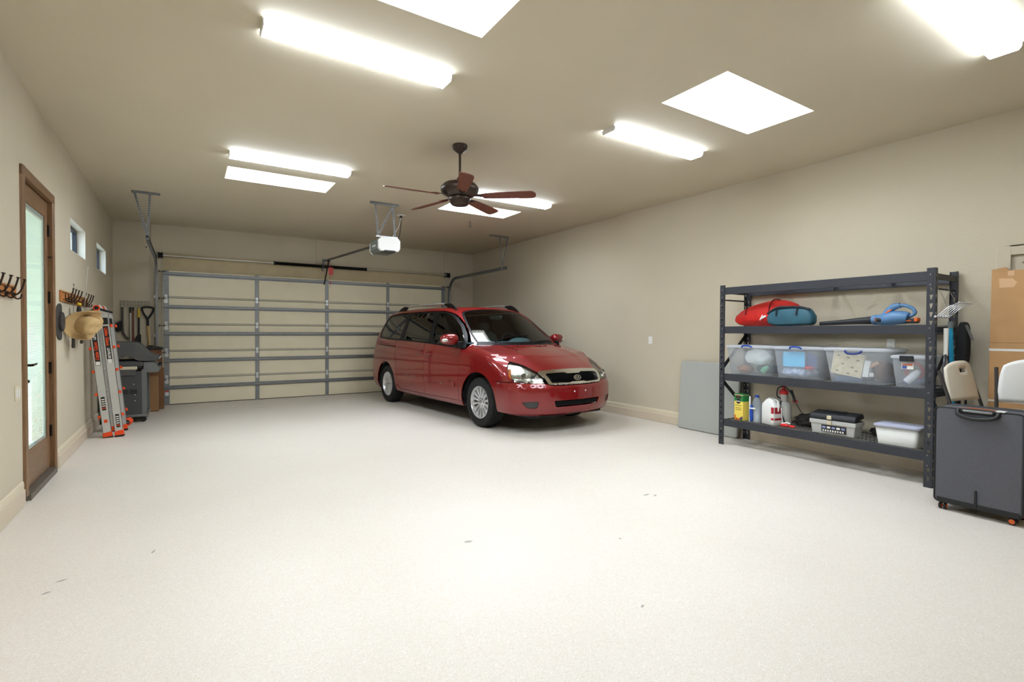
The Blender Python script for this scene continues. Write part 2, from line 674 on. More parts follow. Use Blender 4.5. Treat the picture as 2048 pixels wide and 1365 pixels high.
# ------------------------------------------------------------------ fluorescent fixtures
lamp_e = emit_mat('lit_diffuser', (230, 241, 255), LAMP)
fixt = [(1.055, 3.585, 'white wraparound light fixture nearest, at upper left'), (1.045, 6.33, 'white light fixture beside the left flush skylight'),
        (4.03, 3.59, 'white light fixture beside the right rectangular skylight'), (4.03, 6.27, 'white light fixture behind the ceiling fan'),
        (4.045, 1.125, 'large-looking light fixture in the upper right picture corner'), (1.055, 1.125, 'light fixture overhead, just above the top picture edge')]
for (x, y, lb) in fixt:
    t = thing('ceiling_light', lb, 'light', (x, y, ZC), group='wraparound ceiling lights')
    L2, W2 = .645, .088
    MB().box(-L2, L2, -W2 + .012, W2 - .012, -.012, 0).build('mounting_pan', white_p, t)
    pr = [(-W2, -.010), (-W2 + .004, -.034), (-W2 + .018, -.050), (W2 - .018, -.050), (W2 - .004, -.034), (W2, -.010)]
    MB().prism(pr, -L2 + .006, L2 - .006, 'x').build('diffuser', lamp_e, t)
    for s in (-1, 1):
        MB().prism([(p[0] * 1.02, p[1] * 1.04) for p in pr], s * (L2 - .006), s * L2, 'x').build('end_cap', white_p, t)

# ------------------------------------------------------------------ side windows
frame_m = mat('dark_window_frame', (38, 40, 44), .4)
tint_g = glass_mat('window_glass', (232, 240, 246), .95)
for i, (a, b, c, d) in enumerate(WINS):
    t = thing('window_%d' % (i + 1), ['small high window in white reveal, nearer the wooden door', 'small high window in white reveal, nearer the corner'][i], 'window', (XL, (a + b) / 2, (c + d) / 2), group='high side windows', kind='structure')
    w, h = (b - a) / 2, (d - c) / 2
    MB().box(-.149, .001, -w, -w + .006, -h, h).box(-.149, .001, w - .006, w, -h, h).box(-.149, .001, -w, w, h - .006, h).box(-.149, .002, -w, w, -h, -h + .006).build('reveal', white_m, t)
    m = MB()
    w2, h2 = w - .006, h - .006
    for (y0, y1, z0, z1) in ((-w2, -w2 + .04, -h2, h2), (w2 - .04, w2, -h2, h2), (-w2, w2, -h2, -h2 + .035), (-w2, w2, h2 - .035, h2), (-.02, .02, -h2, h2)):
        m.box(-.125, -.08, y0, y1, z0, z1)
    m.build('frame', frame_m, t, bevel=.003)
    for s in (-1, 1):
        MB().box(-.104, -.100, min(s * .02, s * (w2 - .04)), max(s * .02, s * (w2 - .04)), -h2 + .035, h2 - .035).build('pane', tint_g, t)

# ------------------------------------------------------------------ wooden side door with blinds between the panes
wood_d = mat('door_wood', (124, 92, 62), .42, noise=.22, nscale=5, stretch=(14, 14, 1.2), detail=6)
wood_dh = mat('door_wood_cross', (120, 90, 62), .42, noise=.22, nscale=5, stretch=(14, 1.2, 14), detail=6)
bronze = mat('dark_bronze', (52, 40, 32), .35, .7)
t = thing('door_1', 'narrow brown wooden door with full-height glass and white blinds', 'door', (XL, 5.96, 0), kind='structure')
H_ = .54
m = MB()
for s in (-1, 1):
    cs = MB().prism([(s * (H_ - .045), -.02), (s * (H_ + .035), -.02), (s * (H_ + .035), .004), (s * (H_ + .030), .018), (s * (H_ - .03), .022), (s * (H_ - .045), .012)], .05, 2.655, 'z')
    cs.v = [(p[1], p[0], p[2]) for p in cs.v]
    cs.build('casing', wood_d, t)
cs = MB().box(-.02, .021, -H_ - .035, H_ + .035, 2.575, 2.655)
cs.build('casing', wood_dh, t, bevel=.006)
for s in (-1, 1):
    MB().box(-.15, -.02, s * (H_ - .001), s * (H_ - .045), .02, 2.62).build('jamb', wood_d, t)
MB().box(-.15, -.02, -H_ + .045, H_ - .045, 2.575, 2.62).build('jamb', wood_dh, t)
W_ = H_ - .05
lf = bpy.data.objects.new('door_leaf', None)
COL.objects.link(lf)
lf.parent = t
MB().box(-.066, -.022, -W_, -W_ + .10, .055, 2.57).build('stile', wood_d, lf, bevel=.003)
MB().box(-.066, -.022, W_ - .10, W_, .055, 2.57).build('stile', wood_d, lf, bevel=.003)
MB().box(-.066, -.022, -W_ + .10, W_ - .10, 2.44, 2.57).build('rail', wood_dh, lf, bevel=.003)
MB().box(-.066, -.022, -W_ + .10, W_ - .10, .055, .34).build('rail', wood_dh, lf, bevel=.003)
g0, g1, z0, z1 = -W_ + .10, W_ - .10, .34, 2.44
m = MB()
for (a, b, c, d) in ((g0, g1, z0, z0 + .022), (g0, g1, z1 - .022, z1), (g0, g0 + .018, z0, z1), (g1 - .018, g1, z0, z1)):
    m.box(-.055, -.018, a, b, c, d)
m.build('glazing_bead', wood_d, lf, bevel=.004)
sp_m = mat('pane_spacer', (178, 184, 182), .5)
m = MB()
for (a, b, c, d) in ((g0 + .018, g1 - .018, z0 + .022, z0 + .05), (g0 + .018, g1 - .018, z1 - .05, z1 - .022), (g0 + .018, g0 + .03, z0 + .05, z1 - .05), (g1 - .03, g1 - .018, z0 + .05, z1 - .05)):
    m.box(-.052, -.030, a, b, c, d)
m.build('pane_spacer', sp_m, lf)
cg = glass_mat('clear_door_glass', (250, 253, 250), .98, refl=.5)
MB().box(-.031, -.028, g0 + .01, g1 - .01, z0 + .01, z1 - .01).build('pane', cg, lf)
MB().box(-.056, -.053, g0 + .01, g1 - .01, z0 + .01, z1 - .01).build('pane', cg, lf)
# slats: white enamel that lets a little daylight through
slat_m = bpy.data.materials.new('blind_slat')
slat_m.use_nodes = True
nt = slat_m.node_tree
tl = nt.nodes.new('ShaderNodeBsdfTranslucent')
tl.inputs['Color'].default_value = (.86, .9, .86, 1)
mx = nt.nodes.new('ShaderNodeMixShader')
mx.inputs[0].default_value = .5
nt.nodes['Principled BSDF'].inputs['Base Color'].default_value = (.86, .88, .84, 1)
nt.links.new(nt.nodes['Principled BSDF'].outputs[0], mx.inputs[1])
nt.links.new(tl.outputs[0], mx.inputs[2])
nt.links.new(mx.outputs[0], nt.nodes['Material Output'].inputs['Surface'])
m = MB()
zz = z0 + .055
while zz < z1 - .06:
    y0_, y1_ = g0 + .034, g1 - .034
    m.add([(-.049, y0_, zz), (-.049, y1_, zz), (-.043, y1_, zz + .0095), (-.043, y0_, zz + .0095), (-.037, y1_, zz + .0155), (-.037, y0_, zz + .0155)],
          [(0, 1, 2, 3), (3, 2, 4, 5)])
    zz += .0135
m.build('blind_slats', slat_m, lf, kind='stuff', solid=.0006)
m = MB().box(-.05, -.033, g0 + .03, g1 - .03, z1 - .075, z1 - .052)
m.build('blind_headrail', white_p, lf)
m = MB()
for yy in (g0 + .09, g1 - .13, g1 - .09):
    m.box(-.0345, -.0335, yy - .001, yy + .001, z0 + .055, z1 - .06)
m.build('blind_cord', white_p, lf)
m = MB().box(-.022, -.016, -W_ + .03, -W_ + .065, .90, 1.20)
esc = m.build('lock_plate', bronze, lf, bevel=.003)
h = MB().tube([(-.018, -W_ + .047, 1.08), (.035, -W_ + .047, 1.08)], .011, 10)
h.tube([(.035, -W_ + .047, 1.08), (.042, -W_ + .10, 1.082), (.040, -W_ + .17, 1.086)], [.011, .009, .007], 10)
h.build('lever_handle', bronze, lf, smooth=True)
MB().lathe([(.014, -.02), (.014, .012), (.009, .02), (0, .022)], (0, -W_ + .047, .95), 'x', 16).build('deadbolt_knob', bronze, lf, smooth=True)
MB().box(-.022, -.0185, -W_ + .008, -W_ + .03, 1.25, 1.37).build('latch_plate', bronze, lf)
for zz in (.35, .95, 1.62, 2.25):
    MB().cyl((-.012, W_ + .004, zz), (-.012, W_ + .004, zz + .11), .008, 10).box(-.022, -.018, W_ - .02, W_ + .02, zz, zz + .11).build('hinge', bronze, t)
MB().cyl((-.012, g1 + .03, 2.05), (.02, g1 + .03, 2.05), .006, 10).box(.004, .02, g1 + .01, g1 + .05, 2.04, 2.055).build('door_stop', bronze, lf)
MB().box(-.15, .03, -H_ + .045, H_ - .045, 0, .05).build('threshold', mat('threshold', (112, 104, 94), .5, .4), t)

# ------------------------------------------------------------------ painted door in the right wall
t = thing('door_2', 'beige painted panel door behind the cardboard sheet', 'door', (XR, .95, 0), kind='structure')
m = MB()
for (a, b, c, d) in ((-.53, -.44, 0, 2.13), (.44, .53, 0, 2.13), (-.44, .44, 2.05, 2.13)):
    m.box(-.016, .0, a, b, c, d)
m.build('casing', wall_m, t, bevel=.005)
MB().box(.012, .05, -.445, .445, .005, 2.075).build('slab', wall_m, t)
for (a, b, c, d) in ((-.36, .36, 1.15, 1.98), (-.36, .36, .12, 1.0)):
    m = MB().box(-.002, .012, a, b, c, d)
    for (e, f_, g, h_) in ((a, b, d - .02, d), (a, b, c, c + .02), (a, a + .02, c, d), (b - .02, b, c, d)):
        m.box(-.006, .012, e, f_, g, h_)
    m.build('panel', wall_m, t, bevel=.006)
MB().lathe([(.026, 0), (.026, -.012), (.012, -.02), (.012, -.045), (.027, -.055), (.027, -.075), (0, -.082)], (.012, -.38, .95), 'x', 18).build('knob', bronze, t, smooth=True)

# ------------------------------------------------------------------ overhead garage door
gd_panel = mat('garage_door_panel', (236, 226, 198), .55, noise=.03, nscale=3, bump=.05, bscale=60)
t = thing('door_3', 'wide tan sectional garage door with steel stiles and struts', 'garage door', (0, YB - .062, 0), kind='structure')
edge_m = mat('edge_rail_grey', (150, 148, 140), .6)
X0, X1, SH = -.355, 5.275, .494
ST = [(-.355, .09), (1.147, .072), (2.486, .072), (3.82, .072), (5.185, .09)]
for k in range(5):
    zb, zt = k * SH + .003, (k + 1) * SH - .003
    s = bpy.data.objects.new('section', None)
    COL.objects.link(s)
    s.parent = t
    edges = [X0 + .09] + [p[0] for p in ST[1:4]] + [5.185]
    for j in range(4):
        a = edges[j] + (.075 if j else 0)
        MB().box(a, edges[j + 1], -.004, .03, zb, zt).build('panel', gd_panel, s)
    for (x, w) in ST:
        MB().box(x, x + w, -.012, .03, zb, zt).build('stile', steel_m, s, bevel=.002)
    if k < 4:
        MB().box(X0, X1, -.009, -.004, zt - .012, zt - .002).build('edge_rail', edge_m, s)
    if k > 0:
        MB().box(X0, X1, -.009, -.004, zb + .012, zb + .022).build('edge_rail', edge_m, s)
    zs = [None, None][0] if False else (zt - .17 if k < 4 else zt - .06)
    # a hat-shaped strut across the section
    pr = [(-.012, zs - .035), (-.016, zs - .035), (-.016, zs - .016), (-.060, zs - .012), (-.060, zs + .012), (-.016, zs + .016), (-.016, zs + .035), (-.012, zs + .035)]
    sm = MB()
    n0 = [(X0 + .01, p[0], p[1]) for p in pr]
    n1 = [(X1 - .01, p[0], p[1]) for p in pr]
    sm.grid([n0, n1])
    sm.build('strut', steel_m, s, solid=.003)
    if k < 4:
        for (x, w) in ST:
            MB().box(x + w / 2 - .022, x + w / 2 + .022, -.017, -.012, zt - .055, zt + .055).cyl((x + w / 2 - .022, -.02, zt), (x + w / 2 + .022, -.02, zt), .008, 8).build('hinge', steel_l, s)
    for (x, w) in (ST[0], ST[4]):
        hm = MB().lathe([(.034, -.018), (.034, -.012)], (x + w / 2, 0, zt - .07), 'y', 18)
        if k < 4:
            hm.build('hinge_plate', steel_l, s)
        rx = X0 - .065 if x < 0 else X1 + .065
        xa = x + w / 2
        MB().cyl((xa, -.035, zt - .02), (rx, -.035, zt - .02), .006, 8).lathe([(.022, min(rx, rx + .01)), (.022, max(rx, rx + .012))], (0, -.035, zt - .02), 'x', 14).build('roller', mat('roller', (60, 58, 54), .4, .6), s)
MB().box(X0, X1, .031, .045, .0, 2.47).build('outer_skin', mat('door_outside', (196, 184, 158), .6), t)
MB().box(X0 + .02, X0 + .075, -.0135, -.012, .17, .26).build('warning_sticker', white_p, t)
MB().box(X0 + .02, X0 + .075, -.0140, -.0125, .235, .262).build('warning_sticker', mat('sticker_red', (190, 60, 44), .6), t)
MB().box(X0, X1, -.008, .034, -.0, .012).build('bottom_seal', mat('seal', (40, 38, 36), .8), t)

# ------------------------------------------------------------------ torsion shaft
t = thing('torsion_spring_shaft', 'steel torsion shaft with two black springs above garage door', 'spring shaft', (0, YB - .11, 2.735))
MB().cyl((-.42, 0, 0), (5.36, 0, 0), .0127, 12).build('shaft', steel_l, t, smooth=True)
spr = mat('black_spring', (16, 16, 17), .45, .3)
for (a, b) in ((1.51, 2.42), (2.47, 3.34)):
    m = MB()
    n = 70
    pr = []
    for i in range(n * 2 + 1):
        pr.append((.034 if i % 2 else .028, a + (b - a) * i / (n * 2)))
    m.lathe(pr, (0, 0, 0), 'x', 16)
    sp_ = m.build('spring', spr, t, smooth=True, angle=80)
for x in (1.50, 2.445, 3.35):
    MB().lathe([(.04, x - .012), (.04, x + .012)], (0, 0, 0), 'x', 16).build('spring_cone', mat('cast_cone', (52, 52, 54), .5, .5), t, bevel=.003)
MB().box(2.43, 2.46, -.01, .10, -.09, .06).build('anchor_bracket', steel_m, t)
for x in (-.39, 5.33):
    MB().lathe([(.055, x - .03), (.06, x - .02), (.045, x - .012), (.045, x + .03), (.062, x + .034), (.062, x + .04)], (0, 0, 0), 'x', 20).build('cable_drum', mat('drum', (30, 30, 31), .45, .6), t, smooth=True)
    MB().box(x - .05, x - .045, -.03, .10, -.06, .06).build('end_bearing_plate', steel_m, t)
for x in (-.375, 5.315):
    MB().cyl((x, .02, -.05), (x, .045, -2.6), .002, 6).build('lift_cable', steel_m, t)

# ------------------------------------------------------------------ tracks
def track(name, x, sgn, label, hx0, hx1, xt):
    t_ = thing(name, label, 'track', (x, YB - .10, 0), group='garage door tracks')
    pth = [(0, .02), (0, 2.2)] + [(-.38 + .38 * math.cos(R(a)), 2.26 + .38 * math.sin(R(a))) for a in range(0, 91, 9)] + [(-2.62, 2.645)]
    # C-shaped rolled track following the path (y,z)
    m_ = MB()
    pts = []
    for i, p in enumerate(pth):
        q0, q1 = pth[max(i - 1, 0)], pth[min(i + 1, len(pth) - 1)]
        d = np.array([q1[0] - q0[0], q1[1] - q0[1]])
        d = d / np.hypot(*d)
        nn = np.array([-d[1], d[0]])
        row = []
        for (o, w) in ((-.026, .0), (-.03, .012), (-.03, .035), (.03, .035), (.03, .012), (.026, .0)):
            row.append((sgn * w, p[0] + nn[0] * o, p[1] + nn[1] * o))
        pts.append(row)
    m_.grid(pts)
    m_.build('rail', steel_m, t_, solid=.002)
    for zz in (.5, 1.25, 1.95):
        MB().box(sgn * .03, sgn * .06, .0, .082, zz, zz + .05).build('jamb_bracket', steel_l, t_)
    MB().box(sgn * .03, sgn * .036, -.01, .08, .02, 2.3).build('flag_angle', steel_m, t_)
    # perforated angle on the ceiling with two straps down to the rail end
    yh = 8.78 - (YB - .10)
    MB().box(hx0 - x, hx1 - x, yh - .018, yh + .018, ZC - .005, ZC - .001).box(hx0 - x, hx1 - x, yh + .014, yh + .018, ZC - .03, ZC - .001).build('ceiling_angle', steel_m, t_)
    hole_m = mat('strap_hole', (60, 58, 54), .8)
    for (a, b) in (((xt - x, yh, ZC - .005), (.02 * sgn, yh - .02, 2.64)), ((hx0 - x + .03 if sgn < 0 else hx1 - x - .03, yh, ZC - .005), (.025 * sgn, yh - .01, 2.70))):
        sm_ = MB().bar(a, b, .032, .004, (0, 1, 0)).build('strap', steel_m, t_)
        hm_ = MB()
        A, B = Vector(a), Vector(b)
        k_ = int((B - A).length / .035)
        for i in range(1, k_):
            c = A.lerp(B, i / k_)
            hm_.cyl(c + Vector((0, -.003, 0)), c + Vector((0, .003, 0)), .008, 8)
        hm_.build('strap_holes', hole_m, sm_, kind='stuff')
    return t_


track('overhead_door_track', -.43, -1, 'galvanised door track bending overhead at left of garage door', -.63, -.30, -.42)
track('overhead_door_track', 5.36, 1, 'galvanised door track bending overhead beside the right wall', 5.10, 5.56, 5.34)

# ------------------------------------------------------------------ opener
t = thing('garage_door_opener', 'white and grey garage door opener hung from ceiling straps', 'door opener', (2.635, 7.6, 2.695))
gg = mat('opener_grey', (92, 98, 92), .45)
MB().prism([(-.165, -.06), (-.12, -.10), (.12, -.10), (.165, -.06), (.165, .085), (.14, .105), (-.14, .105), (-.165, .085)], .05, .44, 'y').build('housing', gg, t, bevel=.006)
MB().prism([(-.167, -.055), (-.135, -.098), (.135, -.098), (.167, -.055), (.167, .07), (.135, .106), (-.135, .106), (-.167, .07)], -.02, .055, 'y').build('light_lens', mat('opener_lens', (236, 236, 232), .3, sss=0), t, bevel=.008)
MB().prism([(-.10, -.101), (.10, -.101), (.08, -.085), (-.08, -.085)], -.024, .2, 'y').build('bottom_cover', mat('opener_dark', (58, 58, 56), .5), t)
MB().prism([(-.167, -.055), (-.135, -.098), (.135, -.098), (.167, -.055), (.167, .07), (.135, .106), (-.135, .106), (-.167, .07)], .44, .46, 'y').build('rear_cap', white_p, t, bevel=.004)
text('badge', 'LiftMaster', .045, (-.1665, .24, .005), (R(90), 0, R(-90)), white_p, t, .0004)
MB().bar((-.05, .40, .05), (-.195, 3.53, .145), .03, .035).build('rail', mat('opener_rail', (80, 82, 80), .4, .5), t, bevel=.003)
MB().box(-.20, .14, .02, .045, .11, .135).build('hanger_bracket', steel_l, t, bevel=.003)
MB().box(-.32, .12, -.09, -.055, .605, .61).box(-.32, .12, -.06, -.055, .58, .612).build('ceiling_angle', steel_m, t)
for (a, b) in (((-.24, -.06, .60), (-.17, .03, .12)), ((.03, -.06, .60), (.10, .03, .12)), ((.02, -.055, .56), (-.165, .035, .14))):
    MB().bar(a, b, .03, .005, (0, 1, 0)).build('strap', steel_m, t)
    hm_ = MB()
    A, B = Vector(a), Vector(b)
    for i in range(1, 14):
        c = A.lerp(B, i / 14)
        hm_.cyl(c + Vector((0, -.004, 0)), c + Vector((0, .004, 0)), .007, 8)
    hm_.build('strap_holes', MATS['strap_hole'], t, kind='stuff')
MB().box(-.215, -.175, 3.50, 3.585, .10, .19).build('header_bracket', steel_m, t)
MB().box(-.205, -.165, 3.10, 3.2, .08, .125).build('trolley', black_m, t, bevel=.004)
arm = MB().bar((-.185, 3.15, .09), (-.17, 3.62, -.34), .025, .008).build('door_arm', black_m, t)
red_t = mat('red_tag', (196, 74, 74), .6)
MB().cyl((-.16, 3.14, .08), (-.155, 3.14, -.42), .003, 6).build('release_cord', red_t, t)
MB().box(-.19, -.10, 3.135, 3.138, -.175, -.03).build('release_tag', red_t, t)
MB().lathe([(.0, -.36), (.018, -.35), (.018, -.33), (.004, -.32)], (-.155, 3.14, 0), 'z', 10).build('release_knob', red_t, t)
t = thing('ceiling_outlet', 'white ceiling outlet with cords hanging to the door opener', 'outlet', (3.03, 8.17, ZC))
MB().lathe([(.075, 0), (.075, -.006), (.06, -.012), (.0, -.012)], n=24).build('plate', white_p, t, smooth=True)
MB().cbox((0, 0, -.028), (.035, .03, .035)).build('plug', black_m, t, bevel=.004)
MB().tube(spline([(0, 0, -.04), (-.01, -.02, -.2), (-.10, -.15, -.42), (-.25, -.25, -.51)], 6), .006, 8).build('power_cord', black_m, t, smooth=True)
MB().tube(spline([(.01, 0, -.01), (-.06, -.06, -.2), (-.2, -.18, -.40), (-.27, -.22, -.51)], 6), .004, 8).build('sensor_wire', white_p, t, smooth=True)

# ------------------------------------------------------------------ ceiling fan
fan_b = mat('fan_bronze', (62, 50, 42), .38, .55)
fan_w = mat('fan_blade_wood', (104, 58, 42), .4, noise=.28, nscale=6, stretch=(1.5, 18, 6), detail=5)
t = thing('ceiling_fan', 'bronze ceiling fan with five reddish wooden blades', 'ceiling fan', (2.414, 4.78, 0))
MB().lathe([(.0, ZC), (.078, ZC), (.08, ZC - .012), (.072, ZC - .045), (.035, ZC - .075), (.028, ZC - .082), (0, ZC - .082)]).build('canopy', fan_b, t, smooth=True)
MB().cyl((0, 0, ZC - .07), (0, 0, 2.93), .013, 14).build('downrod', fan_b, t, smooth=True)
MB().lathe([(.0, 2.975), (.028, 2.97), (.036, 2.935), (.10, 2.925), (.165, 2.905), (.198, 2.87), (.20, 2.84), (.185, 2.805), (.14, 2.78), (.12, 2.77), (0, 2.77)], n=40).build('motor_housing', fan_b, t, smooth=True, angle=60)
MB().lathe([(0, 2.772), (.105, 2.772), (.115, 2.755), (.108, 2.735), (.098, 2.70), (.082, 2.685), (.0, 2.682)], n=36).build('switch_housing', fan_b, t, smooth=True, angle=60)
for k in range(5):
    a = R(32 + 72 * k)
    br = thing_part = bpy.data.objects.new('blade', None)
    # blade: pitched plank with rounded tip
    m = MB()
    xs = [.24, .27, .40, .55, .68, .745, .775, .79, .797]
    hw = [.045, .052, .060, .066, .070, .070, .062, .045, .022]
    T = Matrix.Rotation(a, 4, 'Z') @ Matrix.Translation((0, 0, 2.775)) @ Matrix.Rotation(R(-13), 4, 'X')
    top = [(x, -w) for x, w in zip(xs, hw)] + [(x, w) for x, w in reversed(list(zip(xs, hw)))]
    m.prism(top, -.004, .004, 'z')
    bl = m.build('blade', fan_w, t)
    bl.matrix_local = T
    m = MB()
    m.prism([(.09, -.022), (.15, -.016), (.22, -.03), (.285, -.045), (.30, -.03), (.285, 0), (.30, .03), (.285, .045), (.22, .03), (.15, .016), (.09, .022)], .004, .010, 'z')
    m.cyl((.255, -.025, -.008), (.255, -.025, .012), .006, 8).cyl((.255, .025, -.008), (.255, .025, .012), .006, 8)
    m.build('blade_arm', fan_b, bl)
MB().tube([(.105, .0, 2.74), (.12, .0, 2.70), (.122, 0, 2.54)], .0012, 6).build('pull_chain', mat('chain', (150, 140, 110), .4, .8), t)
MB().lathe([(.0, 2.54), (.004, 2.535), (.007, 2.51), (.011, 2.475), (.0, 2.47)], (.122, 0, 0), 'z', 10).build('chain_pull', fan_b, t)

# ================================================================== the van
# Body skin is an implicit solid in van space: x rearwards from the front axle, y towards the visible side, z up.
def smax(a, b, r):
    h = np.maximum(r - np.abs(a - b), 0.0) / r
    return np.maximum(a, b) + h * h * r * 0.25


def smin(a, b, r):
    return -smax(-a, -b, r)


def interp(x, pts):
    """smooth 1D curve through (x,v) points (monotone cubic)"""
    px = np.array([p[0] for p in pts], float)
    pv = np.array([p[1] for p in pts], float)
    x = np.clip(np.asarray(x, float), px[0], px[-1])
    h = np.diff(px)
    d = np.diff(pv) / h
    mm = np.zeros(len(px))
    for i in range(1, len(px) - 1):
        if d[i - 1] * d[i] > 0:
            w1, w2 = 2 * h[i] + h[i - 1], h[i] + 2 * h[i - 1]
            mm[i] = (w1 + w2) / (w1 / d[i - 1] + w2 / d[i])
    mm[0], mm[-1] = d[0], d[-1]
    i = np.clip(np.searchsorted(px, x) - 1, 0, len(h) - 1)
    t = (x - px[i]) / h[i]
    return pv[i] * (1 + 2 * t) * (1 - t) ** 2 + mm[i] * h[i] * t * (1 - t) ** 2 + pv[i + 1] * t * t * (3 - 2 * t) + mm[i + 1] * h[i] * t * t * (t - 1)


WB = 3.244
REAR = 4.20


def van_f(x, y, z):
    ya = np.abs(y)
    # sides: plan taper times height profile
    wpl = interp(x, [(-1.3, .93), (-.9, .945), (-.5, .962), (0, .98), (.8, .989), (2.4, .989), (3.3, .982), (3.9, .955), (4.3, .92)])
    wz = interp(z, [(.15, -.10), (.26, -.055), (.34, -.022), (.48, -.004), (.62, 0), (.80, -.002), (.98, -.012), (1.10, -.026), (1.18, -.040), (1.25, -.052), (1.45, -.112), (1.65, -.185), (1.80, -.25)])
    tum = interp(x, [(-1.3, 1.0), (.5, 1.0), (3.0, 1.0), (4.2, 1.3)])
    side = ya - (wpl + wz * tum)
    # hood: crowned, rising to the cowl
    hc = interp(x, [(-1.2, .80), (-1.0, .84), (-.87, .885), (-.75, .94), (-.6, .995), (-.3, 1.078), (0, 1.14), (.2, 1.172), (.6, 1.20)])
    hood = hc - .03 * (ya / .8) ** 2 + .010 * np.exp(-((ya - .50) / .08) ** 2)
    # windscreen, roof, tailgate
    ws = 1.185 + (x - (.13 + .22 * (ya / .8) ** 2.2)) * .665 - .10 * np.maximum(x - .55, 0) ** 2
    roof = interp(x, [(.4, 1.62), (.9, 1.735), (1.25, 1.79), (1.9, 1.815), (2.7, 1.81), (3.4, 1.785), (3.8, 1.745), (4.3, 1.66)]) - .035 * (ya / .7) ** 2
    top = np.maximum(hood, smin(ws, roof, .08))
    topf = z - top
    rr = interp(z, [(.6, .14), (1.1, .12), (1.25, .08), (1.8, .10)])
    f = smax(side, topf, rr)
    # nose
    nz = interp(z, [(.15, .10), (.24, .04), (.34, .0), (.45, -.02), (.58, -.02), (.64, -.008), (.66, .01), (.75, .04), (.80, .09), (.84, .15), (.92, .26), (1.0, .40)])
    nose = (-1.065 + nz + .072 * (ya / .5) ** 2 + .05 * np.maximum(ya - .45, 0) ** 1.7 / .5 ** 1.7) - x
    f = smax(f, nose, .20)
    # tail
    tz = interp(z, [(.2, -.12), (.35, -.03), (.5, .0), (.72, 0), (.80, -.03), (1.0, -.05), (1.2, -.11), (1.45, -.26), (1.7, -.44)])
    tail = x - (REAR + tz - .06 * (ya / .8) ** 2)
    f = smax(f, tail, .22)
    return smax(f, .245 - z, .03)


def van_root(P0, D, far=3.0):
    """first hit of rays P0 + t*D coming from outside (vectorised)"""
    P0, D = np.asarray(P0, float), np.asarray(D, float)
    n = len(P0)
    lo = np.zeros(n)
    hi = np.full(n, far)
    done = np.zeros(n, bool)
    prev = np.zeros(n)
    for k in range(1, 57):
        t = far * k / 56
        q = P0 + D * t
        ins = (van_f(q[:, 0], q[:, 1], q[:, 2]) < 0) & ~done
        hi[ins] = t
        lo[ins] = prev[ins]
        done |= ins
        prev[~done] = t
    for _ in range(20):
        mid = (lo + hi) / 2
        q = P0 + D * mid[:, None]
        ins = van_f(q[:, 0], q[:, 1], q[:, 2]) < 0
        hi = np.where(ins, mid, hi)
        lo = np.where(ins, lo, mid)
    return P0 + D * hi[:, None]


def van_normal(P):
    e = 2e-3
    g = np.stack([van_f(*(P + np.eye(3)[i] * e).T) - van_f(*(P - np.eye(3)[i] * e).T) for i in range(3)], 1)
    return g / np.maximum(np.linalg.norm(g, axis=1, keepdims=True), 1e-9)


# projections: 2D parameters <-> skin
def prj_axle(uv):      # (x, theta) about a lengthwise axis
    th = uv[:, 1]
    d = np.stack([np.zeros(len(uv)), np.cos(th), np.sin(th)], 1)
    c = np.stack([uv[:, 0], np.zeros(len(uv)), np.full(len(uv), .45)], 1)
    return van_root(c + d * 2.0, -d, 2.0)


def inv_axle(P):
    return np.stack([P[:, 0], np.arctan2(P[:, 2] - .45, P[:, 1])], 1)


NA = -.15


def prj_nose(uv):      # (phi, z) about an upright axis behind the nose
    ph = uv[:, 0]
    d = np.stack([-np.cos(ph), np.sin(ph), np.zeros(len(uv))], 1)
    c = np.stack([np.full(len(uv), NA), np.zeros(len(uv)), uv[:, 1]], 1)
    return van_root(c + d * 1.8, -d, 1.8)


def inv_nose(P):
    return np.stack([np.arctan2(P[:, 1], -(P[:, 0] - NA)), P[:, 2]], 1)


TA = 3.45


def prj_tail(uv):
    ph = uv[:, 0]
    d = np.stack([np.cos(ph), np.sin(ph), np.zeros(len(uv))], 1)
    c = np.stack([np.full(len(uv), TA), np.zeros(len(uv)), uv[:, 1]], 1)
    return van_root(c + d * 1.8, -d, 1.8)


def inv_tail(P):
    return np.stack([np.arctan2(P[:, 1], P[:, 0] - TA), P[:, 2]], 1)


def S_(pts):           # side-view points (x, z) onto the skin
    P0 = np.array([(x, 2.0, z) for x, z in pts])
    return van_root(P0, np.tile((0, -1.0, 0), (len(P0), 1)), 2.0)


def F_(pts):           # front-view points (y, z)
    P0 = np.array([(-1.9, y, z) for y, z in pts])
    return van_root(P0, np.tile((1.0, 0, 0), (len(P0), 1)), 2.5)


def T_(pts):           # top-view points (x, y)
    P0 = np.array([(x, y, 2.4) for x, y in pts])
    return van_root(P0, np.tile((0, 0, -1.0), (len(P0), 1)), 2.2)


def inside(pts, poly):
    x, y = pts[:, 0], pts[:, 1]
    r_ = np.zeros(len(pts), bool)
    n = len(poly)
    j = n - 1
    for i in range(n):
        xi, yi = poly[i]
        xj, yj = poly[j]
        c = ((yi > y) != (yj > y)) & (x < (xj - xi) * (y - yi) / (yj - yi + 1e-12) + xi)
        r_ ^= c
        j = i
    return r_


def densify(poly, step):
    out = []
    n = len(poly)
    for i in range(n):
        a, b = np.array(poly[i]), np.array(poly[(i + 1) % n])
        k = max(1, int(np.ceil(np.abs((b - a) / np.array(step)).max())))
        for j in range(k):
            out.append(tuple(a + (b - a) * j / k))
    return out


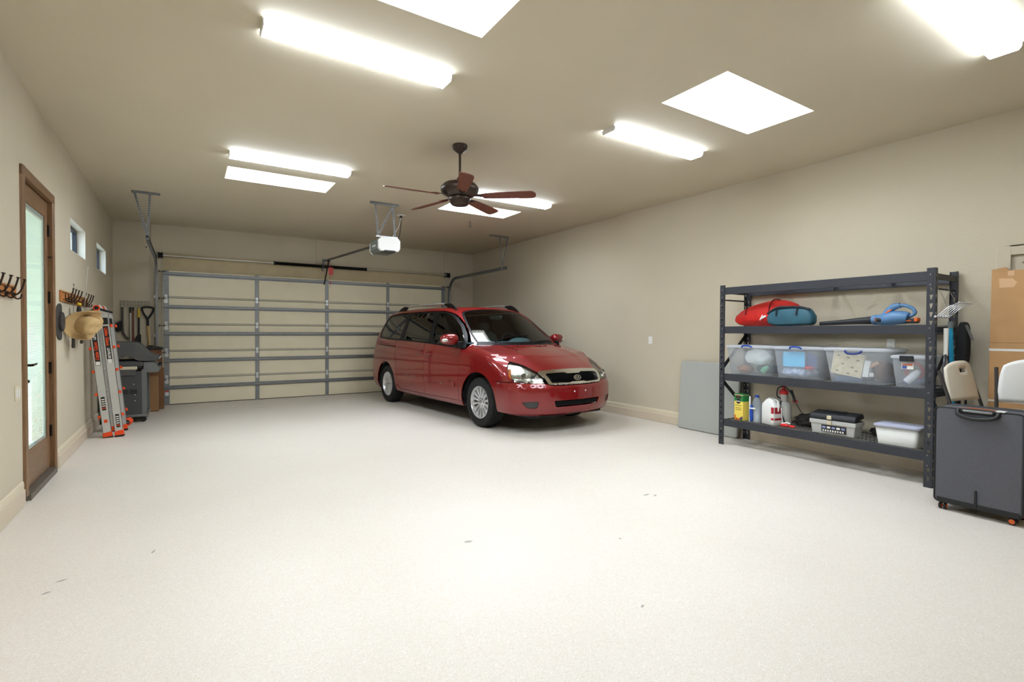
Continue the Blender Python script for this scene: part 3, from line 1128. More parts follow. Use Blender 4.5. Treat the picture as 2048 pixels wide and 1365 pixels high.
def skin_panel(name, material, parent, outline, proj, inv, step, holes=(), lift=0.0, thick=.012, mirror=False, loc=None):
    """a curved sheet cut from the body skin; outline and holes are 3D skin points"""
    out2 = densify([tuple(p) for p in inv(np.asarray(outline, float))], step)
    hol2 = [densify([tuple(p) for p in inv(np.asarray(h_, float))], step) for h_ in holes]
    loops = [out2] + hol2
    pts, edges = [], []
    for lp in loops:
        n0 = len(pts)
        pts += [Vector(p) for p in lp]
        edges += [(n0 + i, n0 + (i + 1) % len(lp)) for i in range(len(lp))]
    A = np.array(out2)
    lo, hi = A.min(0), A.max(0)
    gu = np.arange(lo[0] + step[0] * .5, hi[0], step[0])
    gv = np.arange(lo[1] + step[1] * .5, hi[1], step[1])
    G = np.array([(u, v) for i, u in enumerate(gu) for v in (gv + (step[1] * .5 if i % 2 else 0))])
    if len(G):
        k = inside(G, out2)
        for h_ in hol2:
            k &= ~inside(G, h_)
        G = G[k]
        B = np.array([p for lp in loops for p in lp])
        keep = []
        for i0 in range(0, len(G), 400):
            d = (G[i0:i0 + 400, None, :] - B[None]) / np.array(step)
            keep.append((d ** 2).sum(2).min(1) > .16)
        G = G[np.concatenate(keep)] if keep else G
    pts += [Vector(p) for p in G]
    r_ = delaunay_2d_cdt(pts, edges, [], 0, 1e-7)
    V = np.array([(p[0], p[1]) for p in r_[0]])
    Fc = [f_ for f_ in r_[2]]
    cen = np.array([V[list(f_)].mean(0) for f_ in Fc])
    ok = inside(cen, out2)
    for h_ in hol2:
        ok &= ~inside(cen, h_)
    Fc = [f_ for f_, o_ in zip(Fc, ok) if o_]
    P = proj(V)
    N = van_normal(P)
    used = sorted({i for f_ in Fc for i in f_})
    mp = {i: k for k, i in enumerate(used)}
    P, N = P[used], N[used]
    Fc = [tuple(mp[i] for i in f_) for f_ in Fc]
    f0 = Fc[0]
    nn = np.cross(P[f0[1]] - P[f0[0]], P[f0[2]] - P[f0[0]])
    flips = [np.dot(np.cross(P[f_[1]] - P[f_[0]], P[f_[2]] - P[f_[0]]), N[f_[0]]) < 0 for f_ in Fc]
    Fc = [f_[::-1] if fl else f_ for f_, fl in zip(Fc, flips)]
    n = len(P)
    O = P + N * lift
    I = P + N * (lift - thick)
    ec = {}
    for f_ in Fc:
        for i in range(len(f_)):
            e = (f_[i], f_[(i + 1) % len(f_)])
            ec[e] = ec.get(e, 0) + 1
    rim = [(a, b) for (a, b) in ec if (b, a) not in ec]
    res = []
    for sg in ((1, -1) if mirror else (1,)):
        S = np.array([1, sg, 1])
        Vv = np.concatenate([O, I]) * S
        faces = list(Fc) + [tuple(i + n for i in f_[::-1]) for f_ in Fc] + [(b, a, a + n, b + n) for a, b in rim]
        if sg < 0:
            faces = [f_[::-1] for f_ in faces]
        me = bpy.data.meshes.new(name)
        me.from_pydata([tuple(p) for p in Vv], [], faces)
        me.materials.append(material)
        me.polygons.foreach_set('use_smooth', [True] * len(me.polygons))
        nf = len(Fc)
        ln = np.zeros((len(me.loops), 3))
        vi = np.zeros(len(me.loops), int)
        me.loops.foreach_get('vertex_index', vi)
        Nn = np.concatenate([N, -N]) * S
        ln[:] = Nn[vi]
        k0 = sum(len(f_) for f_ in Fc) * 2
        # rim faces keep their own flat normals
        me.update()
        pn = np.zeros(len(me.polygons) * 3)
        me.polygons.foreach_get('normal', pn)
        pn = pn.reshape(-1, 3)
        ln[k0:] = np.repeat(pn[nf * 2:], 4, 0)
        me.normals_split_custom_set([tuple(q) for q in ln])
        o = bpy.data.objects.new(name, me)
        COL.objects.link(o)
        o.parent = parent
        res.append(o)
    return res


def van_paint():
    m_ = bpy.data.materials.new('metallic_red_paint')
    m_.use_nodes = True
    nt_ = m_.node_tree
    b = nt_.nodes['Principled BSDF']
    b.inputs['Base Color'].default_value = (*lin((126, 2, 8)), 1)
    b.inputs['Metallic'].default_value = .25
    b.inputs['Roughness'].default_value = .42
    b.inputs['Specular IOR Level'].default_value = .2
    b.inputs['Coat Weight'].default_value = 1.0
    b.inputs['Coat Roughness'].default_value = .02
    b.inputs['Coat IOR'].default_value = 1.62
    return m_


paint = van_paint()
v_black = mat('van_black_trim', (13, 13, 14), .4, spec=.2)
v_rub = mat('van_rubber', (22, 22, 22), .75)
chrome = mat('chrome', (225, 225, 222), .08, 1.0)
silver = mat('alloy_silver', (218, 219, 220), .3, .75)
v_glass = glass_mat('windscreen_glass', (224, 236, 234), .92)
v_tint = glass_mat('privacy_glass', (52, 54, 54), .35, refl=1.3)
v_mid = glass_mat('door_glass', (150, 158, 154), .5, refl=1.1)
v_dark = mat('van_interior_dark', (34, 34, 36), .8)
v_grey = mat('van_dash_grey', (128, 146, 158), .7)
v_seat = mat('van_seat', (112, 110, 106), .9)

fwd = np.array([.07275566, -.99734979])
VO = (4.4513, 6.4071)
van = thing('minivan', 'shiny red minivan parked in front of the garage door', 'minivan', (VO[0], VO[1], 0), math.atan2(-fwd[1], -fwd[0]))
AX = (.02, .12)

AR = .435
WZ = .355


def arch(x0, a0, a1, n=18, r_=AR):
    return [(x0 + r_ * math.cos(R(a0 + (a1 - a0) * i / n)), WZ + r_ * 1.0 * math.sin(R(a0 + (a1 - a0) * i / n))) for i in range(n + 1)]


ST_ = (.05, .045)
g = .0025
SILL = .275
# key seam lines in side view
BELT = [(.36, 1.11), (.75, 1.132), (1.40, 1.165), (2.2, 1.193), (2.9, 1.211), (3.75, 1.238)]


def belt(x):
    return float(interp(x, BELT))


# window band: front door glass, sliding door glass, rear quarter glass
W1 = [(.45, 1.140), (1.39, 1.188), (1.445, 1.668), (1.19, 1.664), (1.05, 1.625), (.955, 1.578), (.75, 1.452), (.565, 1.307), (.46, 1.205)]
W2 = [(1.535, 1.202), (2.50, 1.225), (2.50, 1.675), (1.56, 1.682)]
W3 = [(2.67, 1.228), (3.50, 1.250), (3.63, 1.272), (3.655, 1.36), (3.60, 1.49), (3.51, 1.60), (3.38, 1.645), (3.10, 1.662), (2.60, 1.675)]
BAND = [(.385, 1.118), (.75, 1.135), (1.40, 1.168), (2.2, 1.196), (2.9, 1.214), (3.55, 1.234), (3.68, 1.256), (3.705, 1.36), (3.645, 1.51), (3.545, 1.632), (3.40, 1.682), (3.10, 1.696),
        (2.5, 1.706), (1.9, 1.710), (1.4, 1.704), (1.185, 1.684), (1.045, 1.645), (.945, 1.594), (.74, 1.466), (.55, 1.322), (.425, 1.205)]


def sm(pts, n=5):
    return spline(pts, n, closed=True)


def rnd(pts, r_=.02, n=4):
    """round polygon corners a little"""
    out = []
    m_ = len(pts)
    for i in range(m_):
        p0, p1, p2 = np.array(pts[i - 1]), np.array(pts[i]), np.array(pts[(i + 1) % m_])
        d0, d2 = p0 - p1, p2 - p1
        l0, l2 = np.hypot(*d0), np.hypot(*d2)
        q = min(r_, l0 * .45, l2 * .45)
        a, b = p1 + d0 / l0 * q, p1 + d2 / l2 * q
        for k in range(n + 1):
            t = k / n
            out.append(tuple((1 - t) ** 2 * a + 2 * t * (1 - t) * p1 + t * t * b))
    return out


bandP = S_(rnd(BAND, .05))
w1, w2, w3 = S_(rnd(W1, .04)), S_(rnd(W2, .04)), S_(rnd(W3, .06))
skin_panel('window_trim', v_black, van, bandP, prj_axle, inv_axle, ST_, [w1, w2, w3], lift=-.002, mirror=True)
skin_panel('side_window', v_mid, van, w1, prj_axle, inv_axle, (.08, .08), lift=-.006, thick=.004, mirror=True)
skin_panel('side_window', v_tint, van, w2, prj_axle, inv_axle, (.08, .08), lift=-.006, thick=.004, mirror=True)
skin_panel('side_window', v_tint, van, w3, prj_axle, inv_axle, (.08, .08), lift=-.006, thick=.004, mirror=True)
# bright strip under the glass and along the front door frame
skin_panel('belt_moulding', v_black, van, S_([(x, belt(x) - .004) for x in np.linspace(.42, 3.6, 26)] + [(x, belt(x) + .016) for x in np.linspace(3.6, .42, 26)]), prj_axle, inv_axle, (.06, .02), lift=.004, mirror=True)

# door and side panels
FD = 0.51       # fender | front door
DD = 1.605       # front door | sliding door
SD = 2.70       # sliding door | quarter
def beltline(a, b, n=12, dz=-.006):
    return [(x, belt(x) + dz) for x in np.linspace(a, b, n)]


fd = [(FD + g, .335), (DD - g, .325), (DD + .005 - g, .6), (DD + .031 - g, 1.0), (DD + .042 - g, belt(DD + .04) - .006)] + beltline(DD + .03, FD - .05, 12) + [(FD - .045 + g, 1.08), (FD - .025 + g, .85), (FD - .005 + g, .6)]
skin_panel('front_door', paint, van, S_(fd), prj_axle, inv_axle, ST_, mirror=True)
sd = [(DD + g, .325), (2.58, .315), (2.69, .38), (2.725, .55), (SD + .06, .75), (SD + .11 - g, .90), (SD + .12 - g, belt(SD + .1) - .006)] + beltline(SD + .105, DD + .055, 12) + [(DD + .031 + g, 1.0), (DD + .005 + g, .6)]
skin_panel('sliding_door', paint, van, S_(sd), prj_axle, inv_axle, ST_, mirror=True)
sl = [(.445, SILL - .025), (2.80, SILL - .025), (2.80, .33), (2.70, .372), (2.58, .308), (DD, .318), (FD, .328), (.47, .33), (.445, .33)]
skin_panel('rocker_panel', paint, van, S_(sl), prj_axle, inv_axle, ST_, mirror=True)
# rear quarter with its arch; the tailgate corner ends near the tail lamps
qp = [(2.84, SILL), (2.80, .30)][:0] + list(reversed(arch(WB, 8, 188, 22))) + [(WB + AR + .03, .40), (3.95, .44), (4.02, .62), (4.02, .80), (3.985, 1.0), (3.93, 1.2), (3.80, 1.45), (3.66, 1.62)]
qp += [(3.5, 1.735), (3.32, 1.748), (3.2, 1.752)] + [(3.11, 1.702), (3.405, 1.688), (3.555, 1.638), (3.655, 1.512), (3.715, 1.36), (3.69, 1.25), (3.56, 1.228)] + beltline(3.5, SD + .125, 8) + [(SD + .115 + g, .90), (SD + .065 + g, .75), (2.73 + g, .55), (2.70, .40)]
qp = [p for p in qp]
skin_panel('quarter_panel', paint, van, S_(qp), prj_axle, inv_axle, ST_, mirror=True)

# hood seam and windscreen outline (top view), fender between
hood_edge = [(-.49, .757), (-.36, .802), (-.221, .824), (0, .826), (.16, .818), (.24, .808)]
hoodfront = [(-.861, .0), (-.855, .25), (-.84, .44), (-.82, .545), (-.75, .582), (-.66, .628), (-.57, .692)]
ho = [(x, y) for x, y in hoodfront] + hood_edge + [(.13 + .22 * (abs(y) / .8) ** 2.2 - .035, y) for y in np.linspace(.79, -.79, 21)] + [(x, -y) for x, y in reversed(hood_edge)] + [(x, -y) for x, y in reversed(hoodfront[1:])]
skin_panel('hood', paint, van, T_(ho), lambda uv: T_([tuple(q) for q in uv]), lambda P: P[:, :2], (.05, .05))
HL_REAR = np.concatenate([T_([(-.49, .762)]), S_([(-.56, .886), (-.65, .79), (-.75, .70)])])
fe = np.concatenate([S_(arch(0, -12, 150, 20)), S_([(-.42, .693), (-.60, .698), (-.745, .70)]), HL_REAR[::-1][1:], T_([(x, y + .004) for x, y in hood_edge[1:]]), T_([(.285, .835)]),
                     S_([(.35, 1.19), (.375, 1.105), (FD - .055, 1.09), (FD - .048, 1.08), (FD - .028, .85), (FD - .008, .6), (FD - .003, .335), (.45, .335)])])
skin_panel('front_fender', paint, van, fe, prj_axle, inv_axle, (.04, .035), mirror=True)

# windscreen with its black border
wtop = [(1.045, .0), (1.048, .35), (1.05, .50), (1.04, .58)]
wside = [(.98, .625), (.80, .68), (.579, .732), (.45, .746), (.335, .752)]
wbot = [(.13 + .22 * (abs(y) / .8) ** 2.2 + .012, y) for y in np.linspace(.735, 0, 9)]
half = wtop + wside + wbot
wsO = [(x, y) for x, y in half] + [(x, -y) for x, y in reversed(half[1:-1])]
cx = .55


def shrink(pts, dx, dy):
    return [(x + (dx if x < cx else -dx * .8) * min(1, abs(x - cx) / .25), y * (1 - dy)) for x, y in pts]


wsI = shrink(wsO, .03, .035)
prT = (lambda uv: T_([tuple(q) for q in uv]))
ivT = (lambda P: P[:, :2])
skin_panel('windscreen_border', v_black, van, T_(wsO), prT, ivT, (.05, .05), [T_(wsI)], lift=-.003, thick=.006)
skin_panel('windscreen', v_glass, van, T_(wsI), prT, ivT, (.08, .08), lift=-.004, thick=.004)
# roof with the windscreen pillars
pil = [(x + .006, y + .006) for x, y in wtop + wside]
rf = np.concatenate([T_([(x, y) for x, y in pil]), T_([(.305, .80)]), S_([(.36, 1.195), (.385, 1.21), (.40, 1.212), (.538, 1.328), (.73, 1.472), (.936, 1.600), (1.036, 1.652), (1.178, 1.692), (1.4, 1.714), (1.9, 1.720), (2.5, 1.716), (3.10, 1.706), (3.2, 1.757), (3.5, 1.741), (3.66, 1.63)]),
                     T_([(3.80, .60), (3.84, .40), (3.86, 0)])])
rfm = rf[1:-1][::-1] * np.array([1, -1, 1])
skin_panel('roof', paint, van, np.concatenate([rf, rfm]), prj_axle, inv_axle, (.05, .05))

# nose: bumper cover, grille, lamps
def N_(pts):
    """front-view points (y, z), mirrored to a closed outline when given for y>=0"""
    return F_(pts)


FB_top = [(0, .645), (.25, .646), (.45, .650), (.50, .668), (.55, .682), (.70, .682)]
fb_side = S_([(-.745, .692), (-.60, .690), (-.42, .685)])
fb_arch = S_(arch(0, 151, 200, 10))
fb_low = np.concatenate([S_([(-.44, .282), (-.6, .275)]), F_([(.75, .272), (.5, .268), (.25, .266), (0, .266)])])
hf = np.concatenate([F_(FB_top), fb_side, fb_arch, fb_low])
fbo = np.concatenate([hf, hf[1:-1][::-1] * np.array([1, -1, 1])])
low_gr = F_(rnd([(-.39, .362), (.39, .362), (.425, .45), (-.425, .45)], .02))
fogs = [F_(rnd([(sg * a, b) for a, b in ((.64, .352), (.76, .356), (.835, .442), (.63, .452))], .03)) for sg in (1, -1)]
skin_panel('front_bumper', paint, van, fbo, prj_nose, inv_nose, (.05, .04), [low_gr] + fogs, lift=.001)
skin_panel('lower_grille', v_black, van, low_gr, prj_nose, inv_nose, (.05, .04), lift=-.03)
skin_panel('lower_lip', mat('lip_grey', (60, 60, 60), .7), van, np.concatenate([F_([(0, .268), (.4, .268), (.72, .272)]), F_([(.72, .249), (.4, .247), (0, .247), (-.4, .247), (-.72, .249), (-.72, .272), (-.4, .268)])]), prj_nose, inv_nose, (.05, .03), lift=-.01)
for fo in fogs:
    skin_panel('fog_lamp_blank', mat('fog_grey', (66, 66, 64), .6), van, fo, prj_nose, inv_nose, (.05, .04), lift=-.012)
# horizontal bars of the lower grille
for zz in (.383, .404, .425):
    skin_panel('lower_grille_bar', v_rub, van, np.concatenate([F_([(y, zz) for y in np.linspace(-.395, .395, 14)]), F_([(y, zz + .006) for y in np.linspace(.395, -.395, 14)])]), prj_nose, inv_nose, (.06, .02), lift=-.008, thick=.02)
# grille
gO = [(.0, .846), (.3, .842), (.525, .828), (.548, .816), (.515, .74), (.488, .668), (.45, .656), (0, .652)]
gO = gO + [(-y, z) for y, z in reversed(gO[1:-1])]
gI = [(.0, .790), (.11, .790), (.16, .806), (.44, .798), (.475, .785), (.445, .70), (.43, .684), (.16, .678), (.11, .690), (0, .690)]
gI = gI + [(-y, z) for y, z in reversed(gI[1:-1])]
prF = (lambda uv: F_([tuple(q) for q in uv]))
ivF = (lambda P: P[:, 1:3])
skin_panel('grille_frame', chrome, van, F_(rnd(gO, .012)), prF, ivF, (.03, .02), [F_(gI)], lift=.010, thick=.02)
skin_panel('grille_backing', v_black, van, F_(rnd(gO, .012)), prF, ivF, (.05, .04), lift=-.012, thick=.006)
mesh = MB()
for row in range(8):
    zz = .668 + row * .0165
    for i in range(-18, 19):
        y = i * .022 + (.011 if row % 2 else 0)
        if inside(np.array([[y, zz + .004]]), gI)[0]:
            p = F_([(y, zz + .004)])[0]
            mesh.cbox((p[0] + .002, y, zz), (.012, .018, .0035)).cbox((p[0] + .002, y + .0105, zz + .008), (.012, .003, .015))
mesh.build('grille_mesh', v_black, van, kind='stuff')
# badge: oval ring with three letters
bp_ = F_([(0, .74)])[0]
bx = bp_[0] - .014
tilt = R(-20)
bad = bpy.data.objects.new('badge', None)
COL.objects.link(bad)
bad.parent = van
bad.location = (bx, 0, .742)
bad.rotation_euler = (0, R(18), 0)
el = lambda a, b, n=36: [(a * math.cos(2 * PI * i / n), b * math.sin(2 * PI * i / n)) for i in range(n)]
m = MB().prism(el(.062, .032), 0, .006, 'x')
m.build('badge_plate', v_black, bad)
ring = MB()
o1, i1 = el(.068, .036), el(.060, .029)
n = len(o1)
rows = [[(-.004, p[0], p[1]) for p in o1], [(-.004, p[0], p[1]) for p in i1], [(.004, p[0], p[1]) for p in i1], [(.004, p[0], p[1]) for p in o1]]
ring.grid(rows, closed_u=True, closed_v=True)
ring.build('badge_ring', chrome, bad)
# letters read from the front: the viewer's left is +y
let = MB()


def stroke(a, b, w=.0065):
    let.bar((-.003, -a[0], a[1]), (-.003, -b[0], b[1]), .005, w, (1, 0, 0)) if False else let.bar((-.003, -a[0], a[1]), (-.003, -b[0], b[1]), w, .005, (1, 0, 0))


for (a, b) in (((-.040, -.018), (-.040, .018)), ((-.038, 0), (-.016, .018)), ((-.034, .004), (-.014, -.018)), ((-.004, -.018), (-.004, .018)), ((.008, -.018), (.022, .018)), ((.022, .018), (.038, -.018))):
    stroke(a, b)
let.build('badge_letters', chrome, bad)
# headlamps
hl = np.concatenate([F_([(.532, .690), (.545, .75), (.552, .81)]), T_([(-.805, .560), (-.74, .590), (-.652, .634), (-.565, .698)]), HL_REAR[:1] + np.array([[-.008, 0, 0]]), S_([(-.567, .886), (-.657, .79), (-.755, .702)]), F_([(.76, .692), (.65, .69)])])
hlg = glass_mat('headlamp_lens', (245, 246, 244), .95, refl=1.0)
skin_panel('headlamp_lens', hlg, van, hl, prj_nose, inv_nose, (.05, .04), lift=.003, thick=.004, mirror=True)
hl_in = mat('headlamp_reflector', (205, 205, 196), .22, .85, noise=.25, nscale=22)
skin_panel('headlamp_reflector', hl_in, van, hl, prj_nose, inv_nose, (.05, .04), lift=-.03, thick=.01, mirror=True)
amb = np.concatenate([S_([(-.585, .865), (-.62, .862), (-.715, .725), (-.695, .735)])])
skin_panel('turn_lamp', mat('amber', (226, 120, 40), .3), van, amb, prj_nose, inv_nose, (.03, .03), lift=-.004, thick=.006, mirror=True)
for sg in (1, -1):
    for (y, z, r_) in ((.64, .75, .048), (.745, .77, .042)):
        p = F_([(sg * y, z)])[0]
        MB().lathe([(.0, .03), (r_ * .5, .028), (r_, .0), (r_ * 1.08, .0), (r_ * 1.05, .03)], (p[0] + .012, p[1], p[2]), 'x', 20).build('lamp_bowl', chrome, van, smooth=True)
        MB().blob((p[0] + .035, p[1], p[2]), (.012, r_ * .42, r_ * .42), 12, 8).build('lamp_bulb', mat('bulb', (120, 124, 126), .1, .4), van, smooth=True)
for y in (.103, -.103):
    p = F_([(y, .563)])[0]
    MB().lathe([(.0, -.006), (.011, -.004), (.011, .004)], (p[0], p[1], p[2]), 'x', 12).build('plate_bolt', white_p, van, smooth=True)

# tail: bumper, tailgate, lamps (seen from the side and from other positions)
tb = np.concatenate([S_([(WB + AR + .035, .39), (3.95, .43), (4.03, .61), (4.035, .66)])])
def Rr(pts):
    P0 = np.array([(4.9, y, z) for y, z in pts])
    return van_root(P0, np.tile((-1.0, 0, 0), (len(P0), 1)), 2.5)


hb = np.concatenate([Rr([(0, .70), (.4, .70), (.65, .695)]), S_([(4.06, .68), (4.025, .615), (3.945, .435), (WB + AR + .01, .385), (WB + AR - .005, .27), (3.9, .26)]), Rr([(.6, .25), (.3, .24), (0, .24)])])
skin_panel('rear_bumper', paint, van, np.concatenate([hb, hb[1:-1][::-1] * np.array([1, -1, 1])]), prj_tail, inv_tail, (.06, .05), lift=.002)
tg = np.concatenate([Rr([(0, .705), (.4, .705), (.60, .70), (.62, 1.0), (.60, 1.25), (.54, 1.55), (.50, 1.66), (.25, 1.68), (0, 1.685)])])
tw = Rr(rnd([(-.5, 1.14), (.5, 1.14), (.42, 1.60), (-.42, 1.60)], .06))
skin_panel('tailgate', paint, van, np.concatenate([tg, tg[1:-1][::-1] * np.array([1, -1, 1])]), prj_tail, inv_tail, (.06, .05), [tw])
skin_panel('rear_window', v_tint, van, tw, prj_tail, inv_tail, (.08, .08), lift=-.004, thick=.004)
tlp = np.concatenate([Rr([(.63, .72), (.63, 1.2)]), S_([(3.95, 1.22), (3.99, 1.0), (4.04, .8), (4.05, .72)])])
skin_panel('tail_lamp', mat('tail_lamp_red', (150, 20, 18), .15, coat=1), van, tlp, prj_tail, inv_tail, (.05, .05), lift=.003, mirror=True)
tpl = np.concatenate([Rr([(.61, 1.24), (.55, 1.56), (.51, 1.67), (.3, 1.70)]), T_([(3.87, .36), (3.83, .52), (3.74, .60)]), S_([(3.68, 1.63), (3.82, 1.45), (3.945, 1.23)])])
skin_panel('tail_pillar', paint, van, tpl, prj_tail, inv_tail, (.06, .05), mirror=True)
sp = MB()
sp.grid([[(3.70, y, float(T_([(3.70, min(abs(y), .6))])[0][2]) + .006) for y in np.linspace(-.58, .58, 13)], [(3.94, y, 1.705 - .03 * (y / .6) ** 2) for y in np.linspace(-.56, .56, 13)], [(3.93, y, 1.68 - .03 * (y / .6) ** 2) for y in np.linspace(-.56, .56, 13)],
         [(3.72, y, float(T_([(3.72, min(abs(y), .6))])[0][2]) - .03) for y in np.linspace(-.58, .58, 13)]], closed_v=True)
sp.build('rear_spoiler', paint, van, smooth=True)

# details on the flank
def ribbon(name, pts, w, material, lift=.004, step=(.06, .02)):
    up_ = [(x, z + w / 2) for x, z in pts]
    dn = [(x, z - w / 2) for x, z in reversed(pts)]
    return skin_panel(name, material, van, S_(up_ + dn), prj_axle, inv_axle, step, lift=lift, mirror=True)


ribbon('slide_track', [(x, 1.078 + .034 * (x - 2.784)) for x in np.linspace(2.82, 3.66, 8)], .016, v_black, .0008)
mo = [(DD + g * 2, .565), (2.46, .592), (2.53, .615), (2.53, .65), (2.48, .662), (DD + g * 2, .64)]
skin_panel('side_moulding', paint, van, S_(rnd(mo, .012)), prj_axle, inv_axle, (.04, .03), lift=.009, thick=.035, mirror=True)
mo = [(.61, .528), (DD - g * 2, .562), (DD - g * 2, .638), (.635, .605), (.60, .58)]
skin_panel('side_moulding', paint, van, S_(rnd(mo, .012)), prj_axle, inv_axle, (.04, .03), lift=.009, thick=.035, mirror=True)
for sg in (1, -1):
    for (xa, xb, z) in ((1.39, 1.58, 1.002), (1.68, 1.87, 1.015)):
        ys = [float(S_([(x, z)])[0][1]) for x in np.linspace(xa, xb, 7)]
        pth = [(x, sg * (y + .004 + .032 * math.sin(PI * k / 6) ** .6), z) for k, (x, y) in enumerate(zip(np.linspace(xa, xb, 7), ys))]
        MB().tube(pth, [.010, .014, .015, .016, .016, .015, .011], 10).build('door_handle', paint, van, smooth=True)
        cup = MB().blob(((xa + xb) / 2, sg * (ys[3] - .008), z), (.062, .016, .034), 16, 8)
        cup.build('handle_recess', mat('handle_recess', (66, 8, 12), .3, coat=1), van, smooth=True)
    # mirror
    mi = MB().blob((.60, sg * 1.085, 1.25), (.085, .13, .083), 20, 12, e=2.7, fn=lambda p: [p[0] + .03 * (p[1] / .155) * sg * 1.0, p[1], p[2] * (1 - .12 * (p[1] * sg) / .155)])
    mir = mi.build('mirror', paint, van, smooth=True)
    MB().blob((.68, sg * 1.085, 1.25), (.006, .11, .068), 18, 10, e=2.8).build('mirror_glass', chrome, mir, smooth=True)
    MB().blob((.575, sg * 1.17, 1.235), (.05, .05, .030), 14, 8, e=2.4).build('mirror_turn_lamp', mat('clear_lamp', (216, 214, 204), .2, .3), mir, smooth=True)
    MB().prism([(.44, 1.125), (.60, 1.135), (.60, 1.21), (.47, 1.22)], sg * .90, sg * 1.01, 'y').build('mirror_foot', v_black, mir, bevel=.01)
    # roof rail
    def rt_(x):
        return float(T_([(x, .635)])[0][2])
    xs = np.linspace(1.45, 3.05, 12)
    pth = [(x, sg * .635, rt_(x) + .062) for x in xs]
    rl = MB().tube(pth, .0155, 10).build('roof_rail', silver, van, smooth=True)
    for (xa, xb, xc) in ((1.13, 1.52, 1), (3.36, 2.98, -1)):
        m = MB()
        rows = []
        for t_ in np.linspace(0, 1, 9):
            x = xa + (xb - xa) * t_
            hh = .012 + .062 * min(1, t_ * 1.9) ** .8
            zt_ = rt_(x) + hh
            zb_ = rt_(x) - .02 if t_ < .72 else rt_(x) + .035 * (t_ - .72) / .28 + .005
            w_ = .021
            rows.append([(x, sg * (.635 - w_), zb_), (x, sg * (.635 - w_ * .8), zt_ - .006), (x, sg * .635, zt_ + .004), (x, sg * (.635 + w_ * .8), zt_ - .006), (x, sg * (.635 + w_), zb_)])
        m.grid(rows, closed_u=True)
        m.add([rows[0][i] for i in range(5)], [(0, 1, 2, 3, 4)])
        m.add([rows[-1][i] for i in range(5)], [(4, 3, 2, 1, 0)])
        m.build('rail_foot', v_black if xc > 0 or True else silver, rl, smooth=True)
MB().cyl((3.0, -.2, 1.775), (3.14, -.2, 1.93), .005, 8).lathe([(.02, 1.765), (.012, 1.785)], (3.0, -.2, 0), 'z', 12).build('aerial', v_black, van)
# wipers
for (p0, p1) in (((.24, .50, 0), (.30, -.18, 0)), ((.16, -.25, 0), (.33, -.72, 0))):
    pth = [T_([(p0[0] + (p1[0] - p0[0]) * k / 6, p0[1] + (p1[1] - p0[1]) * k / 6)])[0] + np.array([0, 0, .016]) for k in range(7)]
    MB().tube([tuple(p) for p in pth], .008, 6).build('wiper', v_black, van)
cw = [(.13 + .22 * (abs(y) / .8) ** 2.2, y) for y in np.linspace(-.76, .76, 15)]
skin_panel('cowl_panel', v_black, van, T_([(x - .033, y) for x, y in cw] + [(x + .01, y) for x, y in reversed(cw)]), prT, ivT, (.05, .05), lift=-.004)
for y in (.22, -.22):
    p = T_([(.03, y)])[0]
    MB().blob((p[0], p[1], p[2] + .004), (.016, .012, .008), 10, 6).build('washer_nozzle', v_black, van, smooth=True)

# underside and wheel housings
und = MB().box(-.85, 3.95, -.66, .66, .20, .30).box(.47, 2.75, -.86, .86, .235, .30)
und.build('underbody', v_rub, van, bevel=.02)
for (xw) in (0, WB):
    for sg in (1, -1):
        m = MB()
        rows = []
        for a in np.linspace(-8, 188, 18):
            rows.append([(xw + (AR + .012) * math.cos(R(a)), sg * y, WZ + (AR + .012) * math.sin(R(a))) for y in (.925, .80, .62)])
        m.grid(rows)
        m.add([(xw, sg * .62, WZ)] + [rows[k][2] for k in range(18)], [(0, k + 1, k + 2) for k in range(17)])
        m.build('wheel_housing', v_rub, van, smooth=True)

